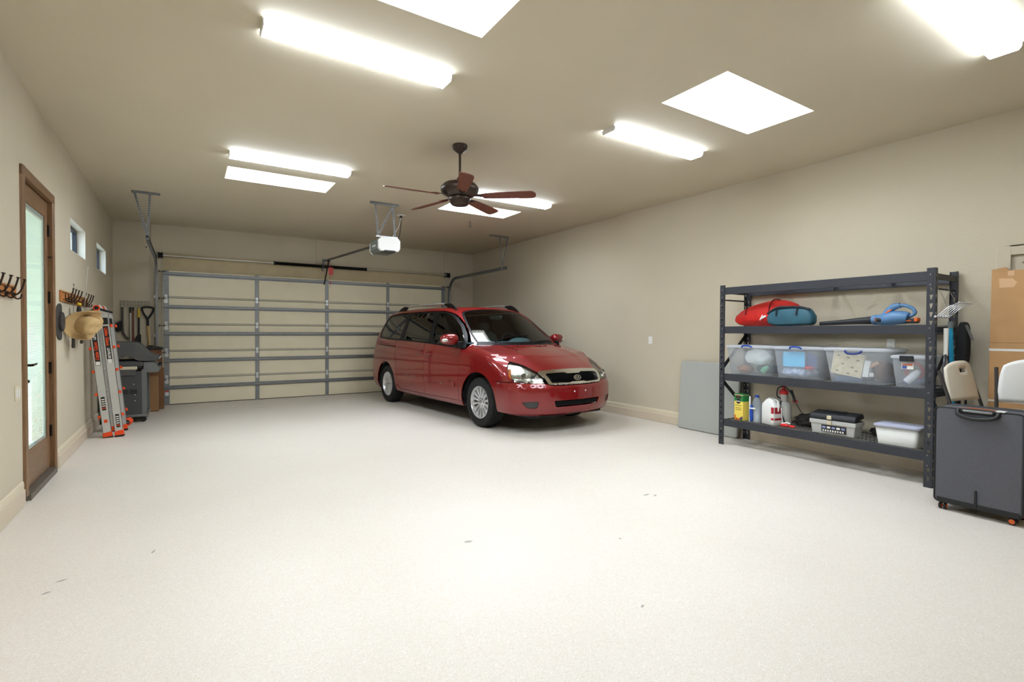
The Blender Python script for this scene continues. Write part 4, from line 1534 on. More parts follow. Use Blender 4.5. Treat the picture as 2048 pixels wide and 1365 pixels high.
# wheels
def make_wheel(xw, sg, front):
    R_, w_ = .357, .235
    yc = .835
    w0 = bpy.data.objects.new('wheel', None)
    COL.objects.link(w0)
    w0.parent = van
    w0.location = (xw, sg * yc, R_)
    w0.rotation_euler = (0, 0, 0 if sg > 0 else PI)
    # tyre
    hw = w_ / 2
    pr = [(.222, -hw * .72), (.236, -hw * .92), (.275, -hw * 1.0), (.315, -hw * .98), (.338, -hw * .86), (.350, -hw * .68), (.354, -hw * .60)]
    for yy in (-.52, -.18, .18, .52):
        b_ = yy * hw
        pr += [(.357, b_ - .012), (.349, b_ - .006), (.349, b_ + .006), (.357, b_ + .012)]
    pr += [(.354, hw * .60), (.350, hw * .68), (.338, hw * .86), (.315, hw * .98), (.275, hw * 1.0), (.236, hw * .92), (.222, hw * .72)]
    MB().lathe(pr, (0, 0, 0), 'y', 56, cap=False).build('tyre', v_rub, w0, smooth=True, angle=30)
    bl_ = MB()
    for k in range(56):
        a = 2 * PI * k / 56
        for s2 in (-1, 1):
            c, s_ = math.cos(a), math.sin(a)
            bl_.bar((.3545 * c, s2 * hw * .62, .3545 * s_), (.342 * math.cos(a + .03), s2 * hw * .86, .342 * math.sin(a + .03)), .011, .008)
    bl_.build('tread_blocks', v_rub, w0, kind='stuff')
    # rim barrel, flange
    MB().lathe([(.205, -.10), (.200, 0), (.205, .06), (.222, hw * .78), (.231, hw * .84), (.231, hw * .88), (.222, hw * .90), (.214, hw * .80), (.205, .05), (.190, .01), (.190, -.10)], (0, 0, 0), 'y', 48, cap=False).build('rim', silver, w0, smooth=True, angle=50)
    MB().lathe([(.0, -.02), (.185, -.02), (.185, -.03), (0, -.03)], (0, 0, 0), 'y', 32).build('brake_disc', mat('brake', (70, 68, 66), .5, .6), w0)
    ns = 14
    for k in range(ns):
        a = 2 * PI * (k + .5) / ns
        m_ = MB()
        c, s_ = math.cos(a), math.sin(a)
        tx, tz = -s_, c

        def q(r_, w2, y):
            return (r_ * c + w2 * tx, y, r_ * s_ + w2 * tz)
        wi, wo, yi, yo = .014, .024, .072, .088
        rows = []
        for (r_, w2, y) in ((.07, .015, .066), (.13, .017, .078), (.19, .023, .086), (.216, .027, .084)):
            rows.append([q(r_, -w2, y - .022), q(r_, -w2 * .75, y), q(r_, w2 * .75, y), q(r_, w2, y - .022)])
        m_.grid(rows, closed_u=True)
        m_.build('spoke', silver, w0, smooth=True)
    MB().lathe([(.0, .078), (.028, .077), (.036, .072), (.062, .070), (.092, .064), (.096, .045), (.0, .045)], (0, 0, 0), 'y', 36).build('hub', silver, w0, smooth=True, angle=40)
    MB().lathe([(.0, .083), (.022, .082), (.028, .078), (.028, .07), (0, .07)], (0, 0, 0), 'y', 24).build('hub_cap', mat('hub_cap', (170, 171, 172), .3, .8), w0, smooth=True)
    for k in range(6):
        a = 2 * PI * k / 6
        MB().lathe([(.0, .071), (.010, .071), (.012, .05)], (.058 * math.cos(a), 0, .058 * math.sin(a)), 'y', 8).build('lug_nut', mat('lug', (60, 60, 62), .4, .7), w0)
    return w0


for xw in (0, WB):
    for sg in (1, -1):
        make_wheel(xw, sg, xw == 0)
# far-side nudge: nothing. interior
MB().box(.45, 3.7, -.82, .82, .30, .36).build('cabin_floor', v_dark, van)
rows = []
for (x, z) in ((.30, 1.10), (.38, 1.165), (.55, 1.195), (.74, 1.20), (.86, 1.15), (.90, 1.0), (.88, .60)):
    rows.append([(x + .02 * abs(y) / .7, y, z - .02 * (abs(y) / .7) ** 2) for y in np.linspace(-.72, .72, 11)])
MB().grid(rows).build('dashboard', v_grey, van, smooth=True, solid=.02)
MB().blob((.76, -.38, 1.205), (.12, .21, .065), 18, 8).build('instrument_hood', mat('dash_dark', (112, 128, 138), .7), van, smooth=True)
stw = bpy.data.objects.new('steering_wheel', None)
COL.objects.link(stw)
stw.parent = van
stw.location = (1.0, -.38, 1.17)
stw.rotation_euler = (0, R(-62), 0)
MB().tube([(.19 * math.cos(2 * PI * k / 28), .19 * math.sin(2 * PI * k / 28), 0) for k in range(28)], .016, 8, closed=True).build('wheel_rim', v_dark, stw, smooth=True)
MB().blob((0, 0, -.01), (.065, .075, .03), 14, 8).bar((-.02, -.18, 0), (-.02, .18, 0), .03, .02).bar((0, 0, 0), (-.18, 0, 0), .03, .02).build('wheel_hub', v_dark, stw, smooth=True)


def seat(x, y, w_):
    s_ = bpy.data.objects.new('seat', None)
    COL.objects.link(s_)
    s_.parent = van
    s_.location = (x, y, 0)
    MB().blob((.0, 0, .66), (.27, w_, .10), 16, 10, e=4).build('cushion', v_seat, s_, smooth=True)
    MB().blob((0, 0, 0), (.08, w_, .36), 16, 10, e=4).build('backrest', v_seat, s_, smooth=True, loc=(.30, 0, 1.02), rot=(0, R(14), 0))
    MB().blob((.42, 0, 1.46), (.05, w_ * .45, .085), 14, 8, e=3.5).build('headrest', v_seat, s_, smooth=True)
    MB().box(-.2, .22, -w_ * .7, w_ * .7, .35, .58).build('seat_base', v_dark, s_)


for (x, y, w_) in ((1.45, .38, .25), (1.45, -.38, .25), (2.35, .38, .25), (2.35, -.38, .25), (3.2, 0, .62)):
    seat(x, y, w_)
MB().blob((.93, 0, 1.60), (.02, .13, .035), 14, 8, e=3).build('rear_view_mirror', v_dark, van, smooth=True)
pp = T_([(.36, .60), (.60, .60), (.60, .44), (.36, .44)]) - np.array([0, 0, .05])
MB().add([(.45, .665, 1.20), (.68, .63, 1.335), (.66, .50, 1.31), (.40, .42, 1.20)], [(0, 1, 2, 3)]).build('dash_paper', mat('paper', (196, 196, 192), .8), van, solid=.002)
MB().box(.93, .94, -.13, .03, 1.615, 1.635).build('mirror_label', white_p, van)

# ================================================================== left side
from mathutils import noise as mnoise

rack_w = mat('rack_oak', (176, 112, 52), .45, noise=.2, nscale=6, stretch=(10, 1.5, 10))
iron = mat('hook_iron', (48, 36, 28), .45, .5)


def coat_rack(label, y0, y1, z0, z1, hooks):
    t_ = thing('coat_rack', label, 'coat rack', (XL, 0, (z0 + z1) / 2), group='wooden coat racks')
    h_ = (z1 - z0) / 2
    MB().box(0, .020, y0, y1, -h_, h_).build('backboard', rack_w, t_, bevel=.006)
    MB().box(.02, .023, y0 + .02, y1 - .02, h_ - .022, h_ - .017).box(.02, .023, y0 + .02, y1 - .02, -h_ + .017, -h_ + .022).build('inlay_line', iron, t_)
    for y in hooks:
        k_ = bpy.data.objects.new('hook', None)
        COL.objects.link(k_)
        k_.parent = t_
        k_.location = (0, y, 0)
        MB().box(.02, .026, -.013, .013, -.045, .03).build('hook_plate', iron, k_, bevel=.002)
        MB().tube(spline([(.024, 0, -.02), (.045, 0, -.022), (.066, 0, .005), (.080, 0, .05), (.088, 0, .085)], 4), [.006] * 17, 8).bar((.088, -.018, .086), (.088, .018, .086), .014, .008).build('upper_arm', iron, k_, smooth=True)
        MB().tube(spline([(.024, 0, -.035), (.045, 0, -.055), (.066, 0, -.045), (.070, 0, -.02)], 4), .0055, 8).build('lower_arm', iron, k_, smooth=True)
    return t_


coat_rack('empty oak coat rack with iron hooks left of the wooden door', 4.0, 5.178, 1.598, 1.692, [4.20, 4.38, 4.55, 4.72, 4.89, 5.06])
coat_rack('oak coat rack holding straw hats right of the wooden door', 6.80, 8.46, 1.660, 1.772, [6.98, 7.14, 7.31, 7.50, 7.78, 7.98, 8.17, 8.34])


def straw_material(name, c1, c2):
    m_ = mat(name, c1, .8, noise=.2, nscale=170, rgb2=c2, bump=.6, bscale=260, stretch=(1, 1, 2.5))
    return m_


straw = straw_material('straw', (226, 196, 142), (178, 140, 88))
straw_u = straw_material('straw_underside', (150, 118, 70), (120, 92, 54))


def hat(name, label, loc, rot, rb, rc, hc, curl, m1, m2, group=None):
    """brim with both sides curled, pinched crown; axis is local z, curled sides are local +-x"""
    t_ = thing(name, label, 'hat', loc, group=group)
    if len(rot) == 3 and isinstance(rot, tuple):
        t_.rotation_euler = rot
    else:
        a_ = Vector(rot[0]).normalized()
        x_ = (Vector((0, 0, 1)) - a_ * a_.z).normalized()
        y_ = a_.cross(x_)
        t_.rotation_euler = Matrix((x_, y_, a_)).transposed().to_euler()
    n = 40

    def brim(s, a):
        r_ = rc + (rb - rc) * s
        x, y = r_ * math.cos(a), r_ * math.sin(a) * 1.12
        return (x * (1 - (.22 if curl else 0) * s * s * abs(math.cos(a)) ** 3), y, curl * (s ** 1.8) * abs(math.cos(a)) ** 2.5 - .02 * s * abs(math.sin(a)) ** 2)
    rows = [[brim(s, 2 * PI * k / n) for k in range(n)] for s in np.linspace(0, 1, 9)]
    MB().grid(rows, closed_u=True).build('brim', m1, t_, smooth=True, solid=.004)
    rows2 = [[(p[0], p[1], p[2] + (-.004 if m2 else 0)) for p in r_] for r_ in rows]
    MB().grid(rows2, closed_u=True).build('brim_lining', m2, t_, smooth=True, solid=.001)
    cr = []
    for s in np.linspace(0, 1, 11):
        h_ = hc * math.sin(s * PI / 2) ** .75 if s < 1 else hc
        f_ = math.cos(max(0, s - .35) / .65 * PI / 2) ** .55 if s > .35 else 1.0
        row = []
        for k in range(n):
            a = 2 * PI * k / n
            x, y = rc * .98 * f_ * math.cos(a), rc * .98 * f_ * math.sin(a) * 1.12
            pin = .022 * max(0, s - .4) * math.exp(-(x / .03) ** 2)
            row.append((x, y, h_ - pin))
        cr.append(row)
    MB().grid(cr, closed_u=True).build('crown', m1, t_, smooth=True)
    MB().lathe([(rc * 1.0, .004), (rc * 1.01, .022), (rc * .985, .024)], n=32, cap=False).build('hat_band', m2, t_, smooth=True, rot=None)
    return t_


hat('straw_hat', 'large natural straw cowboy hat hung in front on coat rack', (-.935, 7.12, 1.435), [(.80, -.50, -.33)], .205, .10, .135, .075, straw, straw_u, 'hanging hats')
hat('straw_hat', 'straw hat partly hidden behind the large cowboy hat', (-.955, 7.56, 1.46), [(.85, -.35, -.25)], .19, .098, .125, .06, straw, straw_u, 'hanging hats')
felt = mat('dark_felt', (58, 54, 50), .85)
hat('felt_hat', 'dark grey round hat flat against the wall left of straw hats', (-1.072, 6.785, 1.45), (0, R(90), 0), .185, .095, .03, .0, felt, felt, 'hanging hats')


def stick(name, label, p0, p1, grip, m_rod, m_grip, cat='stick'):
    t_ = thing(name, label, cat, p0)
    d = Vector(p1) - Vector(p0)
    MB().tube([tuple(d * 0.02), tuple(d)], .0035, 8).lathe([(0, 0)], n=3).build('rod', m_rod, t_, smooth=True) if False else MB().tube([tuple(d * 0.02), tuple(d)], .0035, 8).build('rod', m_rod, t_, smooth=True)
    g_ = d.normalized() * grip
    MB().tube([(0, 0, 0), tuple(g_ * .1), tuple(g_)], [.014, .016, .015], 12).build('grip', m_grip, t_, smooth=True)
    MB().blob(tuple(d), (.008, .008, .012), 8, 6).build('tip', m_rod, t_, smooth=True)
    return t_


grip_m = mat('grey_grip', (74, 70, 66), .7)
stick('hanging_stick', 'grey-gripped stick hanging straight down below the big straw hat', (-1.045, 7.28, 1.17), (-1.03, 7.24, 1.86), .12, steel_m, grip_m)
stick('hanging_stick', 'grey-gripped thin rod whose tip rises above the coat rack hooks', (-1.045, 7.80, 1.21), (-.935, 7.44, 2.07), .15, steel_l, grip_m)
t = thing('glove', 'dark work glove with yellow cuff on the coat rack', 'glove', (-1.0, 7.33, 1.60))
MB().blob((0, 0, -.02), (.022, .05, .06), 12, 8).blob((.008, -.03, -.09), (.014, .014, .04), 10, 6).blob((.008, 0, -.10), (.014, .014, .05), 10, 6).blob((.008, .03, -.09), (.014, .014, .04), 10, 6).build('hand', mat('glove_dark', (30, 30, 32), .8), t, smooth=True)
MB().blob((.0, 0, .05), (.022, .04, .022), 12, 8).build('cuff', mat('glove_yellow', (206, 170, 40), .8), t, smooth=True)
t = thing('wall_switch', 'cream light switch plate left of the wooden door', 'switch', (XL, 5.24, .885))
MB().box(0, .006, -.06, .06, -.058, .058).build('plate', trim_m, t, bevel=.003)
for y in (-.028, .028):
    MB().box(.006, .010, y - .016, y + .016, -.033, .033).build('rocker', white_p, t, bevel=.002)

# ------------------------------------------------------------------ folding ladder
alu = mat('ladder_aluminium', (206, 206, 202), .36, .55)
orange = mat('ladder_orange', (232, 74, 22), .45)
lab_k = mat('label_black', (22, 20, 20), .5)
lab_w = mat('label_white', (228, 226, 220), .5)
lad = thing('folding_ladder', 'folded aluminium ladder with orange clips leaning beside the grill', 'ladder', (-.785, 8.17, 0))
lad.rotation_euler = (0, R(-5.4), 0)
L_ = 1.60
for s, x in ((-1, -.062), (1, .058)):
    zt = L_
    for j, y in enumerate((0, .46)):
        hh = bpy.data.objects.new('rail', None)
        COL.objects.link(hh)
        hh.parent = lad
        rl = MB().box(x - .044, x + .044, y, y + .003, .05, zt).box(x - .044, x - .040, y, y + .03, .05, zt).box(x + .040, x + .044, y, y + .03, .05, zt).build('channel', alu, hh)
        MB().box(x - .034, x + .034, y + .006, y + .026, .30, zt - .10).build('inner_channel', alu, hh)
        MB().prism([(x - .048, .0), (x + .048, .0), (x + .048, .085), (x - .048, .07)], y - .006, y + .036, 'y').build('boot', orange, hh, bevel=.006)
        MB().box(x - .05, x + .05, y - .008, y + .04, .0, .022).build('rubber_foot', v_rub, hh, bevel=.005)
        MB().box(x - .032, x + .032, y - .012, y, zt - .16, zt - .075).build('lock_housing', lab_k, hh, bevel=.008)
        if j == 0:
            z0_, z1_ = (.93, 1.40) if s < 0 else (.95, 1.42)
            MB().box(x - .026, x + .026, y - .0014, y - .0002, z0_, z1_).build('label_strip', lab_k, hh)
            MB().box(x - .022, x + .022, y - .002, y - .0012, z0_ + .005 if s < 0 else z0_ + .0, z0_ + .05).build('label_box', lab_w, hh)
            rz_ = R(-90) if s < 0 else R(90)
            up_r = (R(90), rz_, 0)
            text('label_name', 'Little Giant', .050, (x, y - .0022, (z0_ + .185) if s < 0 else (z1_ - .135)), up_r, orange, hh, .0003, bold=.0012)
            text('label_model', 'LEVELER', .037, (x, y - .0022, (z0_ + .395) if s < 0 else (z1_ - .345)), up_r, lab_w, hh, .0003, bold=.0010)
            zz = .36 if s < 0 else .12
            MB().box(x - .02, x + .02, y - .0014, y - .0002, zz, zz + .17).build('label_strip', lab_k, hh)
            for q in range(5):
                MB().box(x - .015, x + .015, y - .002, y - .0012, zz + .02 + q * .028, zz + .034 + q * .028).build('label_line', lab_w if q else orange, hh)
            if s < 0:
                MB().box(x - .018, x + .018, y - .004, y - .0005, .20, .24).build('size_lock', orange, hh, bevel=.003)
    for q, zz in enumerate((.28, .57, .86, 1.15, 1.42)):
        rg = MB().tube([(x, .0045, zz), (x, .459, zz)], .017, 12).build('rung', alu, lad, smooth=True)
        for y in (.012, .478):
            sx_ = x + s * .052
            MB().prism([(min(0, s * .03), -.018), (max(0, s * .03), -.018), (max(0, s * .03) - (.008 if s > 0 else 0), .018), (min(0, s * .03) + (.008 if s < 0 else 0), .018)], y - .014, y + .014, 'y').build('rung_clip', orange, rg, bevel=.004, loc=(x + s * .046, 0, zz))
# hinges at the top
for y in (0, .46):
    hg = MB()
    for s, x in ((-1, -.062), (1, .058)):
        hg.add([(x - .035, y - .004, L_ - .03), (x + .035, y - .004, L_ - .03), (.032 if s < 0 else .028, y - .004, L_ + .095), (-.030 if s < 0 else -.03, y - .004, L_ + .095),
                (x - .035, y + .02, L_ - .03), (x + .035, y + .02, L_ - .03), (.032 if s < 0 else .028, y + .02, L_ + .095), (-.030, y + .02, L_ + .095)],
               [(0, 1, 2, 3), (4, 7, 6, 5), (0, 4, 5, 1), (1, 5, 6, 2), (2, 6, 7, 3), (3, 7, 4, 0)])
    h1 = hg.build('hinge_plate', alu, lad, bevel=.004)
    MB().bar((-.105, y - .008, L_ + .0), (-.03, y - .008, L_ + .035), .012, .026, (0, 0, 1)).bar((.105, y - .008, L_ + .0), (.03, y - .008, L_ + .035), .012, .026, (0, 0, 1)).build('hinge_lock', lab_k, h1, bevel=.003)
    MB().lathe([(.0, y - .016), (.036, y - .016), (.036, y + .025), (0, y + .025)], (-.005, 0, L_ + .055), 'y', 24).build('hinge_disc', orange, h1, smooth=True)
    MB().lathe([(.0, y - .022), (.022, y - .022), (.024, y - .012)], (-.005, 0, L_ + .055), 'y', 20).build('hinge_knob', lab_k, h1, smooth=True)
for (x, y) in ((.075, .49), (.085, .60)):
    wh = MB().lathe([(.045, y - .014), (.050, y - .010), (.050, y + .010), (.045, y + .014)], (x + .03, 0, .10), 'y', 24).build('wheel', orange, lad, smooth=True)
    MB().lathe([(.0, y - .017), (.030, y - .016), (.032, y - .012)], (x + .03, 0, .10), 'y', 20).build('wheel_hub', lab_k, wh, smooth=True)
    MB().cyl((x + .03, .46, .10), (x + .03, .60, .10), .008, 8).build('axle', steel_l, wh) if y > .5 else None

# ------------------------------------------------------------------ gas grill, end-on
gr_h = mat('grill_hood', (84, 84, 82), .5, .25)
gr_c = mat('grill_cart', (78, 79, 78), .45, .3)
gr_l = mat('grill_leg', (112, 114, 112), .45, .3)
gr = thing('gas_grill', 'grey gas barbecue grill seen end-on beside the ladder', 'grill', (0, 9.30, 0))
hp = [(-1.045, .90), (-1.05, 1.10), (-1.02, 1.175), (-.95, 1.195), (-.68, 1.19), (-.60, 1.165), (-.53, 1.075), (-.46, 1.005), (-.37, .975), (-.34, .955), (-.345, .93), (-.375, .915), (-.50, .912), (-.60, .915), (-.655, .945), (-.70, .985), (-.755, .99), (-.80, .965), (-.85, .935)]
MB().prism(hp, 0, .018, 'y').build('hood_end', gr_h, gr, bevel=.004)
MB().prism(hp, .72, .738, 'y').build('hood_end', gr_h, gr, bevel=.004)
hs = MB()
prof = hp[0:9]
hs.grid([[(p[0], .01, p[1]) for p in prof], [(p[0], .73, p[1]) for p in prof]])
hs.build('hood_skin', gr_h, gr, smooth=True, solid=.004)
MB().tube([(-.345, .0, .955), (-.345, .73, .955)], .012, 10).build('hood_handle', steel_l, gr, smooth=True)
MB().lathe([(.0, -.006), (.010, -.004), (.010, .002)], (-.375, 0, .945), 'y', 12).build('handle_bolt', lab_k, gr)
MB().box(-1.0, -.56, .02, .72, .80, .915).build('firebox', mat('grill_firebox', (40, 40, 40), .6), gr, bevel=.01)
MB().box(-1.02, -.545, .004, .73, .835, .90).build('firebox_frame', gr_c, gr, bevel=.006)
MB().prism([(-.545, .895), (-.44, .895), (-.395, .87), (-.345, .80), (-.36, .735), (-.545, .735)], .02, .72, 'y').build('control_panel', gr_l, gr, bevel=.008)
for y in (.14, .36, .58):
    MB().lathe([(.0, .03), (.02, .03), (.024, 0)], (0, 0, 0), 'x', 16).build('burner_knob', lab_k, gr, loc=(-.36, y, .835), rot=(0, R(-35), 0))
MB().box(-1.0, -.615, -.022, .0, .785, .835).build('side_shelf', mat('grill_shelf', (196, 186, 162), .5), gr, bevel=.012)
MB().box(-.98, -.63, -.01, .004, .70, .785).build('shelf_apron', gr_h, gr, bevel=.01)
MB().box(-1.02, -.56, .012, .03, .115, .76).build('end_panel', gr_c, gr)
MB().box(-1.02, -.56, .70, .72, .115, .76).build('end_panel', gr_c, gr)
m = MB()
for r_ in range(3):
    for c_ in range(3):
        x0_ = -.92 + c_ * .105
        m.box(x0_, x0_ + .09, .0085, .014, .43 + r_ * .024, .442 + r_ * .024)
m.build('vent_slots', lab_k, gr)
for (x, z) in ((-.66, .57), (-.645, .415), (-.645, .325)):
    MB().lathe([(.0, .006), (.007, .008), (.007, .014)], (x, 0, z), 'y', 10).build('screw', steel_l, gr)
for x in (-1.03, -.535):
    for y in (.03, .69):
        MB().box(x - .032, x + .032, y - .02, y + .02, .10, .79).build('leg', gr_l, gr, bevel=.006)
MB().box(-1.04, -.49, -.01, .75, .085, .118).build('bottom_shelf', gr_l, gr, bevel=.006)
MB().box(-.565, -.555, .05, .36, .13, .72).build('cabinet_door', gr_c, gr)
MB().tube(spline([(-.55, .08, .66), (-.515, .08, .64), (-.51, .08, .54), (-.515, .08, .44), (-.55, .08, .42)], 4), .006, 8).build('door_handle', lab_k, gr, smooth=True)
for x in (-1.0, -.55):
    for y in (.05, .68):
        MB().lathe([(.036, -.012), (.040, -.008), (.040, .008), (.036, .012)], (x, y, .042), 'y', 18).box(x - .015, x + .015, y - .022, y + .022, .055, .088).build('caster', lab_k, gr, smooth=True)

card = mat('cardboard', (182, 142, 98), .85, noise=.06, nscale=8)
card_d = mat('cardboard_dark', (120, 84, 54), .85, noise=.08, nscale=8)
t = thing('cardboard_box', 'tall brown cardboard box standing behind the grill', 'box', (-.475, 10.45, 0))
MB().box(-.085, .075, -.03, .25, 0, .655).build('carton', card_d, t, bevel=.004)
MB().box(-.085, .075, -.032, -.03, .02, .6).build('tape', mat('parcel_tape', (150, 112, 74), .4), t)
t = thing('cardboard_box', 'narrow dark cardboard box between tall box and garage door', 'box', (-.375, 10.735, 0))
MB().box(-.05, .04, -.03, .03, 0, .72).build('carton', card_d, t, bevel=.004)
t = thing('barrel', 'round brown barrel with black lid behind the grill', 'barrel', (-.53, 10.98, 0)) 
MB().lathe([(.13, 0), (.155, .25), (.165, .55), (.165, .85), (.155, 1.03)], n=32).build('staves', mat('barrel_brown', (112, 74, 48), .6, noise=.15, nscale=4), t, smooth=True)
MB().lathe([(.18, 1.03), (.185, 1.045), (.18, 1.065), (.12, 1.085), (.04, 1.09), (.035, 1.105), (0, 1.107)], n=36).build('lid', lab_k, t, smooth=True)

# ------------------------------------------------------------------ wire rack with garden tools on the end wall
YT = YB - .03
t = thing('wire_tool_rack', 'thin wire tool rack on the end wall above the grill', 'tool rack', (-.775, YB, 1.84))
wire = mat('wire_grey', (150, 146, 138), .4, .6)
m = MB().cyl((-.21, -.012, .04), (.21, -.012, .04), .003, 6).cyl((-.21, -.012, -.02), (.21, -.012, -.02), .003, 6)
m.build('crossbar', wire, t)
for k in range(9):
    x = -.20 + k * .05
    MB().tube(spline([(x - .008, -.010, .06), (x - .008, -.012, -.05), (x, -.05, -.06), (x + .008, -.012, -.05), (x + .008, -.010, .06)], 3), .0025, 6).build('wire_hook', wire, t)
blk = mat('tool_black', (20, 21, 22), .6)
wood_l = mat('ash_handle', (206, 172, 112), .5, noise=.1, nscale=6, stretch=(12, 12, 1))


def pole(name, label, x, z0, z1, parts, cat):
    t_ = thing(name, label, cat, (x, YT - .02, z0))
    for (nm, a, b, r_, m_) in parts:
        MB().cyl((0, 0, a), (0, 0, b), r_, 12).build(nm, m_, t_, smooth=True)
    return t_


t = thing('hand_brush', 'dark dustpan brush with grey handle hanging at left of tool rack', 'brush', (-.95, YT - .02, 1.22))
MB().bar((.0, 0, .26), (.0, 0, .56), .035, .02, (0, 1, 0)).build('handle', mat('brush_handle', (74, 72, 68), .5), t, bevel=.006)
MB().tube(spline([(.0, 0, .30), (.01, 0, .12), (.05, 0, .03), (.09, 0, .0)], 5), [.017] * 16, 8).build('scraper', mat('brush_scraper', (70, 66, 60), .5), t, smooth=True)
MB().prism([(-.10, .13), (-.02, .13), (-.01, .32), (-.05, .30), (-.10, .26)], -.03, .02, 'y').build('bristles', blk, t, bevel=.004)
pole('broom_pole', 'pole with black cap and pale shaft on the tool rack', -.835, 0.02, 1.77, [('shaft', 0, 1.68, .011, steel_l), ('cap', 1.66, 1.76, .016, blk)], 'pole')
pole('broom_pole', 'reddish brown pole hanging next to the pale pole', -.795, 0.02, 1.76, [('shaft', 0, 1.72, .012, mat('pole_red', (118, 58, 36), .5)), ('cap', 1.70, 1.76, .014, blk)], 'pole')
t = pole('garden_hoe', 'black pole with yellow grip and dark blade', -.715, 0.02, 1.75, [('shaft', 0, 1.60, .014, blk), ('grip', 1.58, 1.74, .019, mat('grip_yellow', (222, 186, 60), .5))], 'hoe')
MB().prism([(-.06, 1.10), (.03, 1.08), (.03, 1.28), (-.03, 1.26), (-.06, 1.20)], -.02, .01, 'y').build('blade', blk, t, bevel=.006)
t = thing('shovel', 'D-handled shovel with ash shaft beside the garage door', 'shovel', (-.585, YT - .02, .5))
MB().tube(spline([(-.075, 0, 1.28), (.075, 0, 1.28), (.07, 0, 1.20), (.025, 0, 1.11), (0, 0, 1.08), (-.025, 0, 1.11), (-.07, 0, 1.20)], 5, closed=True), .016, 8, closed=True).build('d_handle', blk, t, smooth=True)
MB().cyl((0, 0, .95), (0, 0, 1.10), .019, 12).build('ferrule', blk, t, smooth=True)
MB().cyl((.035, 0, .36), (0, 0, .97), .017, 12).build('shaft', wood_l, t, smooth=True)
MB().tube([(.045, 0, .06), (.035, 0, .40)], [.026, .02], 10).prism([(-.05, -.42), (.075, -.42), (.08, .05), (.06, .10), (-.03, .10), (-.05, .05)], -.008, .0, 'y').build('blade', mat('shovel_steel', (74, 64, 54), .5, .5), t, smooth=True)
pole('marker_stake', 'short white-tipped stake against the wall behind the grill', -1.055, 0.0, 1.40, [('shaft', 0, 1.30, .007, blk), ('tip', 1.28, 1.40, .012, white_p)], 'stake')

# ================================================================== right side
# ------------------------------------------------------------------ outlets on the wall
def outlet(y, z, label):
    t_ = thing('wall_outlet', label, 'outlet', (XR, y, z), group='wall outlets')
    MB().box(-.006, 0, -.036, .036, -.058, .058).build('plate', white_p, t_, bevel=.003)
    for dz in (-.02, .02):
        r_ = MB().lathe([(.0, -.009), (.016, -.009), (.017, -.005)], (0, 0, dz), 'x', 18).build('receptacle', white_p, t_, smooth=True)
        MB().box(-.0095, -.0085, -.007, -.005, dz - .002, dz + .006).box(-.0095, -.0085, .005, .007, dz - .002, dz + .006).build('slots', lab_k, r_)


outlet(5.477, 1.243, 'white wall outlet between the van and the grey folding table')
outlet(2.275, 1.25, 'white wall outlet seen above the clear bins on the shelf')

# ------------------------------------------------------------------ grey folding table leaning on the wall
tab_m = mat('table_grey', (168, 170, 164), .5, noise=.02, nscale=60, bump=.05, bscale=300)
t = thing('folding_table', 'folded light grey plastic table leaning on wall behind shelving', 'table', (5.955, 4.36, .004))
t.rotation_euler = (0, R(4.2), 0)
MB().prism(rrect(-.46, .47, 0, .955, .035), -.022, .022, 'x').build('table_top', tab_m, t, bevel=.01)
MB().prism(rrect(-.44, .45, .02, .935, .03), .022, .028, 'x').build('underside', mat('table_under', (120, 120, 118), .6), t)
MB().tube([(.035, -.38, .1), (.035, -.38, .85)], .012, 8).tube([(.035, .38, .1), (.035, .38, .85)], .012, 8).build('folded_legs', mat('table_leg', (90, 90, 92), .4, .6), t)

# ------------------------------------------------------------------ steel shelving
sh_m = mat('shelf_charcoal', (52, 54, 60), .45, .15, noise=.05, nscale=30)
sh_d = mat('shelf_black', (32, 33, 36), .5, .1)
SX0, SX1, SY0, SY1 = 5.50, 6.045, 1.735, 3.855
shelf = thing('shelving_unit', 'charcoal steel shelving unit with four levels against the right wall', 'shelf', (0, 0, 0))


def plate_holes(w, h_, holes):
    """flat strip (u,v) with cut-out polygons, as points and triangles"""
    loops = [[(0, 0), (w, 0), (w, h_), (0, h_)]] + holes
    pts, edges = [], []
    for lp in loops:
        n0 = len(pts)
        pts += [Vector(p) for p in lp]
        edges += [(n0 + i, n0 + (i + 1) % len(lp)) for i in range(len(lp))]
    r_ = delaunay_2d_cdt(pts, edges, [], 0, 1e-7)
    V = np.array([(p[0], p[1]) for p in r_[0]])
    keep = []
    for f_ in r_[2]:
        c = V[list(f_)].mean(0)[None]
        if inside(c, loops[0])[0] and not any(inside(c, h2)[0] for h2 in holes):
            keep.append(tuple(f_))
    return V, keep


PH = 1.94
keyA = []
z = .06
while z < PH - .06:
    keyA.append([(.014, z + .042), (.040, z + .042), (.034, z), (.026, z)])
    z += .0762
keyB = []
z = .06
while z < PH - .06:
    keyB.append([(.012, z + .042), (.036, z + .042), (.018, z), (.012, z)])
    z += .0762
VA, FA = plate_holes(.062, PH, keyA)
VB, FB = plate_holes(.05, PH, keyB)
for (x, sx) in ((SX0, 1), (SX1, -1)):
    for (y, sy) in ((SY0, 1), (SY1, -1)):
        p_ = bpy.data.objects.new('post', None)
        COL.objects.link(p_)
        p_.parent = shelf
        p_.location = (x, y, 0)
        MB().add([(0, sy * a, b) for a, b in VA], FA).build('front_flange', sh_m, p_, solid=.003)
        MB().add([(sx * a, 0, b) for a, b in VB], FB).build('side_flange', sh_m, p_, solid=.003)
        MB().box(0, sx * .012, sy * .058, sy * .062, 0, PH).build('lip', sh_m, p_)
LEV = [.315, .868, 1.44, 1.912]
